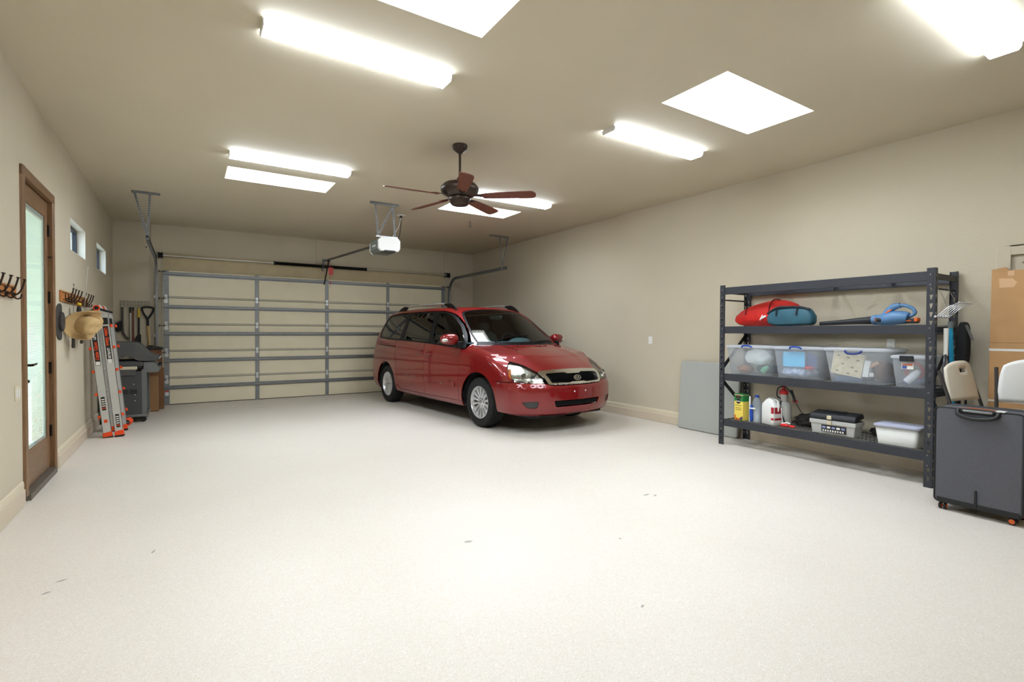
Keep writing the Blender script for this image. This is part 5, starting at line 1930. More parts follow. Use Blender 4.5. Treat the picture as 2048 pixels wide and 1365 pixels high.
for zt in LEV:
    hb_ = .085
    for (x, sx) in ((SX0, 1), (SX1, -1)):
        b_ = MB().prism([(x + sx * .004, zt - hb_), (x + sx * .034, zt - hb_), (x + sx * .034, zt - hb_ + .006), (x + sx * .02, zt - .02), (x + sx * .034, zt - .014), (x + sx * .034, zt), (x + sx * .004, zt)], SY0 + .055, SY1 - .055, 'y').build('beam', sh_m, shelf, bevel=.003)
        for y in (SY0 + .035, SY1 - .035):
            cn = MB().prism(rrect(y - .022, y + .022, zt - .145, zt + .0, .012), x - sx * .004, x + sx * .002, 'x').build('connector', sh_m, b_)
            MB().lathe([(0, -.004), (.006, -.004), (.007, .0)], (x - sx * .004, y, zt - .03), 'x', 10).lathe([(0, -.004), (.006, -.004), (.007, .0)], (x - sx * .004, y, zt - .12), 'x', 10).build('rivet', steel_m, b_)
    for y in (SY0 + .01, SY1 - .01):
        MB().box(SX0 + .05, SX1 - .05, y - .008, y + .008, zt - .07, zt - .02).build('side_beam', sh_d, shelf)
    for y in np.linspace(SY0 + .52, SY1 - .52, 3):
        MB().box(SX0 + .03, SX1 - .03, y - .015, y + .015, zt - .03, zt - .012).build('deck_support', sh_d, shelf)
    m = MB()
    for k in range(int((SY1 - SY0 - .14) / .035)):
        y = SY0 + .075 + k * .035
        m.box(SX0 + .03, SX1 - .03, y - .0022, y + .0022, zt - .008, zt - .0035)
    for x in np.linspace(SX0 + .05, SX1 - .05, 6):
        m.box(x - .0022, x + .0022, SY0 + .06, SY1 - .06, zt - .0118, zt - .0078)
    m.build('wire_deck', mat('deck_wire', (190, 188, 180), .4, .5), shelf, kind='stuff')
for y in (SY0 + .022, SY1 - .022):
    MB().cyl((SX0 + .02, y, 1.762), (SX1 - .02, y, 1.762), .009, 10).build('end_rod', sh_d, shelf, smooth=True)
    for (za, zb) in ((.93, 1.34), (.80, .40)):
        MB().bar((SX0 + .03, y, za if za > .85 else za - .02), (SX1 - .03, y, zb), .008, .045, (0, 0, 1)).build('diagonal_brace', sh_d, shelf)


# ------------------------------------------------------------------ soft bags on the upper shelf
def lump(c, s, e, amp, freq, seed, n=34, m=20, flat=None, taper=0.0):
    def fn(p):
        q = Vector((p[0] / s[0] + seed, p[1] / s[1], p[2] / s[2])) * freq
        k = 1 + amp * mnoise.noise(q) + amp * .5 * mnoise.noise(q * 2.3)
        w_ = 1 - taper * max(-.3, p[1] / s[1])
        p = [p[0] * k * w_ ** .5, p[1] * k, p[2] * k]
        p[2] = (p[2] + s[2]) * w_ - s[2]
        if flat is not None and p[2] < flat:
            p[2] = flat + (p[2] - flat) * .08
        return p
    return MB().blob(c, s, n, m, e, fn)


red_b = mat('red_nylon', (214, 40, 34), .5, noise=.12, nscale=9, bump=.25, bscale=14)
red_d = mat('red_webbing', (120, 24, 26), .7)
z0 = 1.442
t = thing('duffel_bag', 'red nylon duffel bag on the upper shelf', 'bag', (5.85, 3.47, z0))
lump((0, 0, .135), (.17, .385, .150), 2.5, .10, 1.4, 3.1, flat=-.13, taper=.32).build('bag_body', red_b, t, smooth=True)


def band(cy, s, e, rx, rz, w_, zc, top_only=True, ang=0.0):
    pts = []
    for a in np.linspace(4, 176, 22):
        pts.append((-rx * math.copysign(abs(math.cos(R(a))) ** (2 / e), math.cos(R(a))), cy + ang * math.sin(R(a)), zc + rz * abs(math.sin(R(a))) ** (2 / e) * (1 if math.sin(R(a)) > 0 else -1)))
    return pts


for (cy, k) in ((.18, .92), (-.13, .98)):
    MB().tube(band(cy, 0, 2.6, .172 * k * (.92 if cy > 0 else 1.05), (.112 if cy > 0 else .190), .02, .125), .008, 6).build('strap', red_d, t, smooth=True)
MB().bar((-.182, -.10, .12), (-.185, -.04, .09), .012, .02).bar((-.182, -.06, .13), (-.185, -.03, .07), .01, .012).build('buckle', white_p, t)
teal = mat('teal_nylon', (38, 84, 100), .55, noise=.15, nscale=10, bump=.3, bscale=16)
t = thing('cooler_bag', 'teal soft bag with black straps beside the red duffel', 'bag', (5.59, 3.035, z0))
MB().blob((0, .0, .102), (.082, .25, .10), 30, 16, 5, lambda p: [p[0] * (1 - .25 * max(0, p[2] / .10)), p[1] * (1 - .22 * max(0, p[2] / .1)) + .03 * p[2], p[2] * (1 + .06 * math.sin(p[1] * 19))]).build('bag_body', teal, t, smooth=True)
tb_k = mat('teal_strap', (22, 32, 40), .7)
for cy in (-.10, .12):
    MB().tube(band(cy, 0, 3, .088, .108, .02, .095), .010, 6).build('strap', tb_k, t, smooth=True)
MB().tube(spline([(-.05, .24, .14), (-.07, .12, .20), (-.06, 0, .205), (-.06, -.12, .20), (-.05, -.22, .17)], 4), .012, 8).build('carry_handle', tb_k, t, smooth=True)

# ------------------------------------------------------------------ leaf blower
bl_b = mat('blower_blue', (84, 124, 164), .4)
bl_k = mat('blower_black', (34, 36, 40), .5)
bl_o = mat('blower_orange', (226, 104, 40), .45)
t = thing('leaf_blower', 'blue cordless leaf blower with black nozzle on the upper shelf', 'leaf blower', (5.66, 0, z0))
MB().tube([(0, 2.765, .022), (0, 2.60, .030), (0, 2.40, .042), (0, 2.26, .050)], [.020, .024, .032, .042], 18).build('nozzle', bl_k, t, smooth=True)
MB().tube([(0, 2.275, .050), (0, 2.245, .052), (0, 2.24, .052)], [.046, .050, .048], 20).build('collar', bl_b, t, smooth=True)
MB().tube(spline([(0, 2.25, .052), (0, 2.20, .054), (0, 2.14, .060), (0, 2.08, .07), (0, 2.02, .068), (0, 1.985, .062)], 3), [.044, .046, .050, .055, .060, .064, .066, .067, .067, .066, .064, .062, .060, .058, .055, .05], 22).build('fan_housing', bl_b, t, smooth=True)
MB().tube(spline([(0, 2.17, .09), (0, 2.135, .14), (0, 2.10, .172), (0, 2.05, .185)], 4), [.035] * 5 + [.032] * 5 + [.026] * 3, 16).build('motor_housing', bl_b, t, smooth=True)
MB().tube(spline([(0, 2.09, .178), (0, 2.03, .185), (0, 1.97, .165), (0, 1.935, .125), (0, 1.945, .095), (0, 1.985, .078)], 4), [.016] * 21, 12).build('handle', bl_b, t, smooth=True)
MB().box(-.035, .035, 1.905, 2.03, .015, .062).build('battery', bl_k, t, bevel=.01)
MB().box(-.037, .037, 1.902, 1.93, .028, .066).build('battery_latch', bl_o, t, bevel=.006)
MB().bar((-.034, 2.155, .115), (-.034, 2.11, .145), .006, .012).build('accent_stripe', bl_o, t)
MB().box(-.038, -.034, 1.95, 2.01, .035, .042).build('battery_label', bl_o, t)
MB().box(-.047, -.040, 2.225, 2.255, .035, .07).build('collar_button', mat('collar_brown', (140, 78, 44), .5), t)
MB().blob((-.05, 2.20, .05), (.012, .03, .022), 10, 6).build('vent', bl_k, t, smooth=True)

# ------------------------------------------------------------------ clear storage bins
clear = frosted_mat('clear_bin_plastic', (250, 252, 254), .78, .2)
lid_p = frosted_mat('clear_lid_plastic', (252, 253, 255), .4, .3)
blue_l = mat('latch_blue', (28, 72, 168), .4)
zb = .870


def bin_(label, y0, y1, yb0, yb1, h_, x0=5.525, x1=5.985, handle='blue'):
    """y0>y1 top edges, yb0>yb1 bottom edges"""
    t_ = thing('storage_bin', label, 'storage bin', (0, 0, zb), group='clear storage bins')
    ins = .035

    def ring(z, k):
        xa, xb = x0 + ins * (1 - k), x1 - ins * (1 - k)
        ya, yb_ = yb1 + (y1 - yb1) * k, yb0 + (y0 - yb0) * k
        return [(p[0], p[1], z) for p in rrect(xa, xb, ya, yb_, .035, 4)]
    rows = [ring(z, z / h_) for z in (.0, .01, h_ * .5, h_ - .03)]
    m_ = MB().grid(rows, closed_u=True)
    n = len(rows[0])
    m_.add(rows[0], [tuple(range(n - 1, -1, -1))])
    m_.build('tub', clear, t_, smooth=True, solid=.0022)
    r1 = [(p[0], p[1], h_ - .03) for p in rrect(x0 - .008, x1 + .008, y1 - .006, y0 + .006, .04, 4)]
    r2 = [(p[0], p[1], h_ - .012) for p in rrect(x0 - .012, x1 + .012, y1 - .010, y0 + .010, .042, 4)]
    r3 = [(p[0], p[1], h_ - .004) for p in rrect(x0 + .0, x1 - .0, y1 + .002, y0 - .002, .04, 4)]
    r4 = [(p[0], p[1], h_ + .002) for p in rrect(x0 + .04, x1 - .04, y1 + .04, y0 - .04, .03, 4)]
    l_ = MB().grid([r1, r2, r3, r4], closed_u=True)
    l_.add(r4, [tuple(range(len(r4)))])
    l_.build('lid', lid_p, t_, smooth=True, solid=.002)
    yc = (y0 + y1) / 2
    if handle == 'blue':
        MB().tube(spline([(x0 - .012, yc + .062, h_ - .022), (x0 - .026, yc + .045, h_ - .006), (x0 - .028, yc, h_ + .0), (x0 - .026, yc - .045, h_ - .006), (x0 - .012, yc - .062, h_ - .022)], 4), .009, 8).build('latch', blue_l, t_, smooth=True)
    elif handle == 'low':
        MB().tube(spline([(x0 - .012, yc + .075, h_ - .028), (x0 - .030, yc + .05, h_ - .050), (x0 - .034, yc, h_ - .056), (x0 - .030, yc - .05, h_ - .050), (x0 - .012, yc - .075, h_ - .028)], 4), .010, 8).build('latch', mat('latch_navy', (32, 50, 120), .4), t_, smooth=True)
    else:
        m_ = MB().box(x0 - .022, x0 - .010, yc - .055, yc + .055, h_ - .055, h_ - .002)
        hd = m_.build('latch', bl_k, t_, bevel=.006)
        for k in range(10):
            MB().box(x0 - .025, x0 - .021, yc - .05 + k * .0105, yc - .045 + k * .0105, h_ - .05, h_ - .008).build('latch_rib', bl_k, hd)
    return t_


bin_('leftmost clear storage bin with blue latch and white bag inside', 3.79, 3.225, 3.745, 3.265, .345)
bin_('clear storage bin with blue sheet inside its front', 3.198, 2.69, 3.165, 2.73, .345)
bin_('largest clear storage bin with patterned box inside', 2.665, 2.095, 2.61, 2.14, .345, handle='low')
b4 = bin_('small clear storage bin with black ribbed latch at shelf end', 2.07, 1.812, 2.045, 1.83, .292, 5.525, 5.90, 'black')
MB().box(5.533, 5.536, 1.895, 1.985, .165, .222).build('product_label', lab_w, b4)
MB().box(5.531, 5.5335, 1.90, 1.98, .198, .217).build('product_label', mat('label_tan', (196, 120, 88), .6), b4)
MB().box(5.531, 5.5335, 1.945, 1.98, .17, .197).build('product_label', mat('label_blue', (60, 90, 160), .6), b4)


def content(name, label, cat, mb, material, group='things inside the clear bins', **kw):
    o = mb.build(name, material, None, smooth=True, **kw)
    return tag(o, label, cat, group)


zi = zb + .012
content('plastic_bag', 'white plastic bag inside the leftmost bin', 'bag', lump((5.68, 3.45, zi + .195), (.10, .15, .09), 2.3, .25, 1.6, 1.0, 24, 14), mat('bag_white', (226, 230, 224), .6))
content('cloth', 'brown rolled cloth low in the leftmost bin', 'cloth', lump((5.66, 3.61, zi + .05), (.085, .09, .045), 2.2, .25, 2.2, 4.0, 24, 12), mat('cloth_brown', (150, 108, 84), .9, noise=.3, nscale=18))
content('cloth', 'slate grey cloth filling the leftmost bin bottom', 'cloth', lump((5.86, 3.44, zi + .05), (.08, .15, .05), 2.6, .15, 1.6, 6.0, 24, 12), mat('cloth_slate', (96, 104, 116), .9, noise=.2, nscale=12))
content('bottle', 'green and white bottle at right in the leftmost bin', 'bottle', MB().tube([(5.60, 3.36, zi + .03), (5.60, 3.335, zi + .06), (5.60, 3.30, zi + .09)], [.028, .032, .02], 14), mat('bottle_green', (96, 170, 130), .4))
content('paper_sheet', 'light blue sheet standing inside the second bin', 'paper', MB().prism(rrect(2.865, 3.10, zi + .115, zi + .275, .006), 5.558, 5.561, 'x'), mat('sheet_blue', (104, 190, 226), .7))
content('cloth', 'white patterned cloth in bottom of the second bin', 'cloth', lump((5.70, 2.98, zi + .055), (.14, .17, .055), 2.8, .15, 2.0, 8.0, 26, 12), mat('cloth_print', (216, 220, 228), .9, noise=.35, nscale=26, rgb2=(120, 140, 176)))
content('plastic_bag', 'pale plastic bag behind blue sheet in the second bin', 'bag', lump((5.76, 3.06, zi + .215), (.12, .08, .10), 2.3, .2, 1.6, 2.2, 22, 12), mat('bag_pale', (218, 222, 226), .6))
content('folder', 'dark blue folder leaning in the second bin', 'folder', MB().prism([(2.765, zi + .12), (2.88, zi + .12), (2.86, zi + .27), (2.765, zi + .24)], 5.60, 5.62, 'x'), mat('folder_blue', (84, 100, 146), .6))
content('glove', 'red fabric scrap in the second bin', 'cloth', lump((5.60, 2.84, zi + .11), (.05, .05, .018), 2.3, .2, 2.0, 3.0, 16, 8), mat('scrap_red', (200, 70, 74), .8))


def tile_box_mat():
    m_ = mat('patterned_box', (224, 210, 180), .7, noise=.18, nscale=24, rgb2=(200, 182, 146))
    return m_


t = thing('game_box', 'cream patterned flat box tilted inside the largest bin', 'box', (5.575, 2.50, zi + .172), group='things inside the clear bins')
t.rotation_euler = (R(8), 0, 0)
MB().box(0, .04, -.18, .10, -.11, .115).build('box_body', mat('box_cream', (226, 214, 190), .7), t)
MB().box(-.001, .0, -.172, .092, -.104, .108).build('box_print', tile_box_mat(), t)
for (y, z) in ((.05, .08), (-.04, .07), (-.13, .055), (0, .0), (-.09, -.02), (.04, -.075), (-.06, -.085), (-.13, -.05)):
    MB().box(-.002, -.001, y - .013, y + .013, z - .006, z + .006).build('print_mark', mat('print_grey', (96, 92, 86), .8), t)
MB().box(-.002, .041, -.24, -.19, -.09, .07).build('side_label', lab_w, t)
content('book', 'blue book lying under patterned box in the largest bin', 'book', MB().box(5.60, 5.86, 2.33, 2.58, zi + .0, zi + .045), mat('book_blue', (92, 120, 150), .6))
content('cloth', 'brown leather item at right in the largest bin', 'cloth', lump((5.80, 2.235, zi + .11), (.10, .07, .10), 2.4, .2, 1.8, 9.0, 22, 12), mat('leather_brown', (124, 88, 70), .8, noise=.3, nscale=10))
content('cloth', 'tan strip of fabric in the largest bin', 'cloth', MB().tube(spline([(5.60, 2.31, zi + .13), (5.60, 2.26, zi + .16), (5.61, 2.20, zi + .20)], 4), .016, 8), mat('fabric_tan', (214, 164, 132), .8))
content('barcode_card', 'small white barcode card in the largest bin', 'card', MB().box(5.572, 5.574, 2.225, 2.262, zi + .06, zi + .098), lab_w)
m = MB()
for k in range(3):
    m.tube([(5.70 + .004 * k, 1.945 + (.075 - .012 * k) * math.cos(2 * PI * q / 26), zi + .13 + (.085 - .012 * k) * math.sin(2 * PI * q / 26)) for q in range(26)], .005, 6, closed=True)
content('cable_coil', 'red cable coil in the small bin', 'cable', m, mat('cable_red', (196, 62, 66), .5))
content('bottle', 'white bottle lying in the small bin', 'bottle', MB().tube([(5.60, 1.965, zi + .035), (5.60, 1.90, zi + .11), (5.60, 1.875, zi + .14)], [.033, .033, .018], 14), mat('bottle_white', (232, 232, 232), .4))
content('cloth', 'blue-grey cloth at bottom of the small bin', 'cloth', lump((5.74, 1.94, zi + .03), (.13, .09, .03), 2.6, .2, 2, 5.0, 20, 10), mat('cloth_bluegrey', (120, 130, 160), .9, noise=.2, nscale=12))

# ------------------------------------------------------------------ bottom shelf
zs = .317
t = thing('fertilizer_box', 'yellow and green plant food box at left of the bottom shelf', 'box', (5.615, 3.63, zs), R(-8))
yel = mat('box_yellow', (240, 214, 96), .6)
grn = mat('box_green', (34, 130, 62), .6)
MB().box(-.05, .06, -.062, .062, 0, .225).build('carton', yel, t, bevel=.002)
MB().box(-.0505, .0605, -.0625, .0625, .225, .315).build('carton_top', grn, t, bevel=.002)
MB().box(-.051, .061, -.063, .063, .298, .305).build('stripe', mat('box_stripe', (226, 178, 150), .6), t)
MB().prism([(-.04, .262), (-.03, .256), (.0, .262), (.03, .256), (.04, .262), (.042, .285), (.02, .295), (-.02, .295), (-.042, .285)], -.0522, -.050, 'x').build('picture', mat('box_soil', (66, 48, 40), .8), t)
MB().lathe([(.0, -.0545), (.030, -.0545), (.030, -.0505)], (0, .0, .226), 'x', 24).build('round_logo', lab_k, t)
MB().box(-.0552, -.0545, -.028, .028, .221, .231).build('logo_band', lab_w, t)
for k, (w_, z_) in enumerate(((.045, .175), (.04, .145), (.042, .125))):
    MB().box(-.0515, -.0502, -w_, w_, z_ - .003, z_ + .003).build('print_line', grn if k == 0 else mat('print_dark', (110, 100, 50), .7), t)
for (y, z_, c_) in ((.045, .02, (222, 120, 40)), (.02, .012, (206, 92, 34)), (.05, .045, (220, 130, 50)), (-.03, .02, (90, 60, 92)), (-.05, .035, (110, 70, 110)), (-.045, .008, (60, 120, 50)), (-.01, .01, (200, 110, 60))):
    MB().lathe([(.0, -.0525), (.014, -.0525), (.014, -.0502)], (0, y, z_), 'x', 12).build('printed_flower', mat('flower_%d' % c_[0], c_, .6), t)
t = thing('spray_bottle', 'clear spray bottle with blue trigger on the bottom shelf', 'bottle', (5.625, 3.44, zs))
MB().lathe([(.0, 0), (.048, 0), (.052, .02), (.052, .18), (.05, .22), (.04, .26), (.022, .285), (.02, .30)], n=26).build('bottle', frosted_mat('clear_bottle', (206, 216, 226), .45, .2), t, smooth=True)
MB().lathe([(.0, .004), (.044, .004), (.046, .15), (0, .15)], n=22).build('liquid', mat('soap', (224, 220, 214), .5), t, smooth=True)
MB().tube(spline([(-.056, .03, .01), (-.060, .032, .08), (-.058, .035, .15), (-.052, .03, .20)], 4), [.014, .017, .019, .020, .020, .020, .020, .019, .018, .017, .016, .015, .014], 10).build('trigger', blue_l, t, smooth=True)
MB().box(-.062, -.04, .05, .062, .0, .30).build('handle_strip', white_p, t, bevel=.004)
MB().box(-.075, -.05, -.02, .05, .155, .172).build('trigger_strap', white_p, t, bevel=.004)
MB().lathe([(.024, .29), (.024, .315), (0, .318)], n=16).build('cap', blue_l, t, smooth=True)
t = thing('white_jug', 'white plastic jug with red label on the bottom shelf', 'jug', (5.62, 3.265, zs), R(-12))
jug = white_jm = mat('jug_white', (230, 230, 226), .45)
rows = []
for (z_, sx_, sy_, ox) in ((0, .052, .085, 0), (.01, .058, .092, 0), (.2, .058, .092, 0), (.235, .056, .085, 0), (.27, .046, .055, -.0), (.295, .036, .038, 0)):
    rows.append([(ox + p[0], p[1], z_) for p in rrect(-sx_, sx_, -sy_, sy_, min(sx_, sy_) * .45, 4)])
m = MB().grid(rows, closed_u=True)
m.add(rows[0], [tuple(range(len(rows[0]) - 1, -1, -1))])
m.build('jug_body', jug, t, smooth=True, angle=60)
MB().lathe([(.034, .29), (.034, .305), (.027, .306), (.027, .29)], n=22, cap=False).build('open_mouth', jug, t, smooth=True)
MB().lathe([(0, .293), (.028, .293)], n=20).build('mouth_inside', mat('jug_inside', (176, 160, 146), .7), t)
MB().tube(spline([(.0, -.04, .285), (.0, -.085, .28), (.0, -.10, .22), (.0, -.09, .16)], 4), .011, 8).build('jug_handle', jug, t, smooth=True)
rl_ = mat('label_red', (166, 34, 44), .5)
MB().box(-.05, .05, -.0945, -.092, .03, .20).build('label', lab_w, t)
MB().box(-.05, .05, -.096, -.0935, .135, .205).build('label_red_top', rl_, t)
MB().box(-.05, .05, -.096, -.0935, .06, .085).build('label_red_band', rl_, t)
MB().box(-.0592, -.058, -.09, -.052, .03, .20).build('label', lab_w, t)
MB().box(-.0598, -.0588, -.09, -.052, .135, .205).build('label_red_top', rl_, t)
MB().box(-.0598, -.0588, -.09, -.052, .06, .085).build('label_red_band', rl_, t)
t = thing('pump_sprayer', 'garden pump sprayer with red pump top and black wand', 'sprayer', (5.76, 3.20, zs))
tank = mat('sprayer_tank', (206, 206, 200), .4)
MB().lathe([(0, 0), (.075, 0), (.082, .015), (.082, .20), (.07, .235), (.042, .26)], n=30).build('tank', tank, t, smooth=True)
MB().lathe([(.042, .255), (.046, .30), (.044, .345)], n=24).build('neck', mat('sprayer_neck', (176, 172, 164), .45), t, smooth=True)
rd = mat('sprayer_red', (196, 44, 44), .4)
MB().lathe([(.046, .345), (.046, .375), (.03, .395), (.018, .40), (.018, .43), (.024, .435), (.024, .465), (0, .468)], n=22).build('pump_top', rd, t, smooth=True)
MB().tube(spline([(-.05, .01, .30), (-.085, .03, .33), (-.075, .02, .42), (-.03, -.03, .43), (.0, -.08, .37), (.0, -.12, .30)], 5), .0075, 8).build('hose', bl_k, t, smooth=True)
MB().tube(spline([(-.055, .0, .27), (-.088, -.01, .20), (-.090, -.04, .10), (-.080, -.07, .01)], 5), .007, 8).build('hose', bl_k, t, smooth=True)
MB().tube([(.0, -.085, .40), (.0, -.13, .27)], [.012, .015], 10).build('spray_handle', bl_k, t, smooth=True)
MB().tube([(.0, -.125, .28), (.0, -.20, .16)], .0045, 8).build('wand', bl_k, t)
MB().blob((.01, -.125, .275), (.012, .03, .02), 10, 6).build('shutoff', rd, t, smooth=True)
t = thing('spray_nozzle', 'red and white spray nozzle lying before the pump sprayer', 'nozzle', (5.60, 3.07, zs))
MB().blob((0, .03, .018), (.02, .05, .018), 14, 8).blob((.005, -.05, .014), (.018, .04, .014), 14, 8).build('nozzle_body', mat('nozzle_red', (222, 36, 36), .4), t, smooth=True)
MB().tube([(0, .06, .03), (.0, .0, .05), (.005, -.03, .04)], .008, 8).build('nozzle_lever', white_p, t, smooth=True)
cs = []
for k in range(30):
    cs.append((0.004 * math.sin(k * 2.1), .05 + .0006 * k + .006 * math.cos(k * 2.1), .03 + k * .006))
MB().tube(cs, .004, 6).build('coiled_tube', white_p, t, smooth=True)
mesh_k = mat('black_netting', (26, 24, 22), .9, noise=.6, nscale=60, rgb2=(58, 54, 48), bump=1.0, bscale=90)
tag(lump((5.86, 2.93, zs + .06), (.15, .16, .085), 2.1, .32, 3.4, 2.0, 40, 22, flat=-.05).build('netting_heap', mesh_k, smooth=True), 'black netting heap between sprayer and toolbox', 'netting', 'heaps of black netting')
tag(lump((5.91, 2.24, zs + .045), (.09, .13, .06), 2.1, .32, 3.4, 7.0, 40, 22, flat=-.04).build('netting_heap', mesh_k, smooth=True), 'black netting heap between toolbox and white bin', 'netting', 'heaps of black netting')

t = thing('toolbox', 'grey plastic toolbox with slightly open black lid', 'toolbox', (5.645, 2.585, zs), R(2))
tg_ = mat('toolbox_grey', (178, 178, 174), .5)
MB().frust((-.085, .085, -.198, .198), (-.098, .098, -.212, .212), 0, .145).build('tub', tg_, t, bevel=.008)
MB().box(-.104, .104, -.217, .217, .105, .15).build('rim', tg_, t, bevel=.006)
MB().box(-.095, .095, -.205, .205, .145, .156).build('tray', mat('tray_dark', (40, 34, 34), .7), t)
ld = MB()
ld.prism([(-.106, 0), (-.108, .02), (-.085, .055), (.085, .055), (.108, .02), (.106, 0)], -.215, .215, 'y')
ld.build('lid', bl_k, t, bevel=.01, loc=(.0, 0, .168), rot=(0, R(-7), 0))
MB().bar((0, -.10, .238), (0, .10, .238), .03, .012).build('lid_handle', bl_k, t, bevel=.004)
for z_ in (.18, .125):
    MB().box(-.116, -.104, .0, .045, z_ - .02, z_ + .02).build('latch', mat('latch_brass', (206, 196, 172), .35, .6), t, bevel=.004)
MB().box(-.100, -.0955, -.13, .10, .03, .098).build('label', lab_k, t, rot=(0, 0, 0))
for k in range(5):
    MB().box(-.1012, -.0995, .06 - k * .045, .092 - k * .045, .066, .086).build('label_print', lab_w if k % 2 else mat('label_steel', (140, 150, 190), .6), t)
for k in range(9):
    MB().box(-.1012, -.0995, .075 - k * .023, .088 - k * .023, .034, .052).build('label_print', lab_w, t)
t = thing('lidded_tub', 'white plastic tub with lid at right end of the bottom shelf', 'storage bin', (5.66, 2.03, zs), R(3))
tw_ = mat('tub_white', (222, 222, 216), .5)
rows = []
for (z_, k) in ((0, 0), (.008, .1), (.17, 1.0)):
    rows.append([(p[0], p[1], z_) for p in rrect(-.105 - .02 * k, .105 + .02 * k, -.15 - .022 * k, .15 + .022 * k, .03, 5)])
m = MB().grid(rows, closed_u=True)
m.add(rows[0], [tuple(range(len(rows[0]) - 1, -1, -1))])
m.build('tub_body', tw_, t, smooth=True, solid=.003)
MB().prism([(-.06, .025), (-.05, .045), (.06, .045), (.07, .025)], -.1115, -.106, 'x').build('moulded_grip', tw_, t, bevel=.003)
lp = mat('lid_lilac', (196, 200, 222), .35)
r1 = [(p[0], p[1], .165) for p in rrect(-.136, .136, -.182, .182, .035, 5)]
r2 = [(p[0], p[1], .185) for p in rrect(-.136, .136, -.182, .182, .035, 5)]
r3 = [(p[0], p[1], .192) for p in rrect(-.10, .10, -.145, .145, .03, 5)]
m = MB().grid([r1, r2, r3], closed_u=True)
m.add(r3, [tuple(range(len(r3)))])
m.build('lid', lp, t, smooth=True, solid=.003, angle=50)

# ------------------------------------------------------------------ things between the shelving and the suitcase
def folding_chair(label, loc, rz, lean, shell, frame, group='folding chairs'):
    """folded plastic chair standing on edge of its legs: width along local x, height along z"""
    t_ = thing('folding_chair', label, 'chair', loc, group=group)
    t_.rotation_euler = (R(lean), 0, rz)
    # curved back panel with a hand slot
    def prof(u, v):
        w_ = .215 - .03 * v ** 3
        x = (u * 2 - 1) * w_
        zt = .30 * v - .045 * (v ** 2) * abs(u * 2 - 1) ** 3
        return (x, .035 * (abs(u * 2 - 1) ** 2) - .03 * v, .83 + zt * 1.12)
    m_ = MB()
    n, k = 17, 11
    rows_ = [[prof(i / (n - 1), j / (k - 1)) for i in range(n)] for j in range(k)]
    m_.v = [p for r_ in rows_ for p in r_]
    for j in range(k - 1):
        for i in range(n - 1):
            if j == 7 and 6 <= i <= 9:
                continue
            m_.f.append((j * n + i, j * n + i + 1, (j + 1) * n + i + 1, (j + 1) * n + i))
    m_.build('back_panel', shell, t_, smooth=True, solid=.018)
    st = MB()
    rows_ = [[(x, .055 - .012 * math.cos(x * 7), z_) for x in np.linspace(-.205, .205, 11)] for z_ in np.linspace(.40, .78, 9)]
    st.grid(rows_).build('seat', shell, t_, smooth=True, solid=.02)
    for s in (-1, 1):
        MB().tube(spline([(s * .222, .035, 1.10), (s * .222, .03, .8), (s * .225, .04, .4), (s * .23, .05, .012)], 4), .0125, 10).build('front_leg', frame, t_, smooth=True)
        MB().tube([(s * .20, .075, .62), (s * .205, .085, .012)], .0115, 10).build('rear_leg', frame, t_, smooth=True)
    MB().tube([(-.222, .05, .16), (.222, .05, .16)], .009, 8).build('front_crossbar', frame, t_, smooth=True)
    MB().tube([(-.205, .083, .10), (.205, .083, .10)], .009, 8).build('rear_crossbar', frame, t_, smooth=True)
    return t_


ch_b = mat('chair_almond', (228, 221, 204), .5)
ch_w = mat('chair_white', (228, 228, 224), .5)
ch_f = mat('chair_frame', (70, 68, 66), .4, .5)
folding_chair('almond plastic folding chair leaning between shelving and suitcase', (5.58, 1.29, 0.004), R(-10), -17, ch_b, ch_f)
folding_chair('white plastic folding chair cut by the right picture edge', (5.36, 1.05, .004), R(-66), -4, ch_w, ch_f)

t = thing('hanger_rack', 'silver multi-arm wire hanger on the shelving end rod', 'hanger', (5.70, 1.70, 1.60))
for x in (-.14, .10):
    MB().tube(spline([(x, .058, .172), (x, .035, .176), (x, .03, .15), (x + .01, .0, .08), (x + .01, -.015, .02)], 3), .0025, 6).build('hang_wire', wire, t)
MB().tube([(-.16, -.02, .01), (.16, -.02, .01)], .004, 6).build('spine', steel_l, t)
for k in range(6):
    x = -.15 + .06 * k
    a = MB().tube(spline([(x - .05, .03, -.09), (x - .03, .0, -.06), (x, -.04, -.01), (x + .05, -.10, .03)], 3), .003, 6).build('arm', steel_l, t)
    MB().blob((x + .05, -.10, .03), (.012, .012, .008), 8, 6).blob((x - .05, .03, -.09), (.012, .012, .012), 8, 6).build('clip', steel_l, a, smooth=True)
t = thing('tennis_racket', 'grey racket with white grip hanging at the shelving end', 'racket', (5.60, 1.685, .87))
MB().tube([(0, .0, .30), (0, 0, .54)], [.017, .019], 10).build('grip', white_p, t, smooth=True)
MB().tube([(.075 * math.cos(2 * PI * k / 30), .012 * math.cos(2 * PI * k / 30), .155 + .15 * math.sin(2 * PI * k / 30)) for k in range(30)], .011, 8, closed=True).build('frame', mat('racket_grey', (74, 76, 80), .35, .4), t, smooth=True)
m = MB()
for k in range(-5, 6):
    x = k * .0125
    h_ = .14 * math.sqrt(max(0, 1 - (x / .075) ** 2))
    m.cyl((x, 0, .155 - h_), (x, 0, .155 + h_), .0008, 4)
for k in range(-9, 10):
    z_ = k * .0145
    w_ = .072 * math.sqrt(max(0, 1 - (z_ / .148) ** 2))
    m.cyl((-w_, 0, .155 + z_), (w_, 0, .155 + z_), .0008, 4)
m.build('strings', lab_w, t, kind='stuff')
t = thing('teal_pole', 'teal pole with grey cap beside the hanging racket', 'pole', (5.72, 1.69, .62))
MB().cyl((.03, -.02, 0), (0, 0, .80), .017, 12).build('shaft', mat('pole_teal', (30, 146, 188), .4), t, smooth=True)
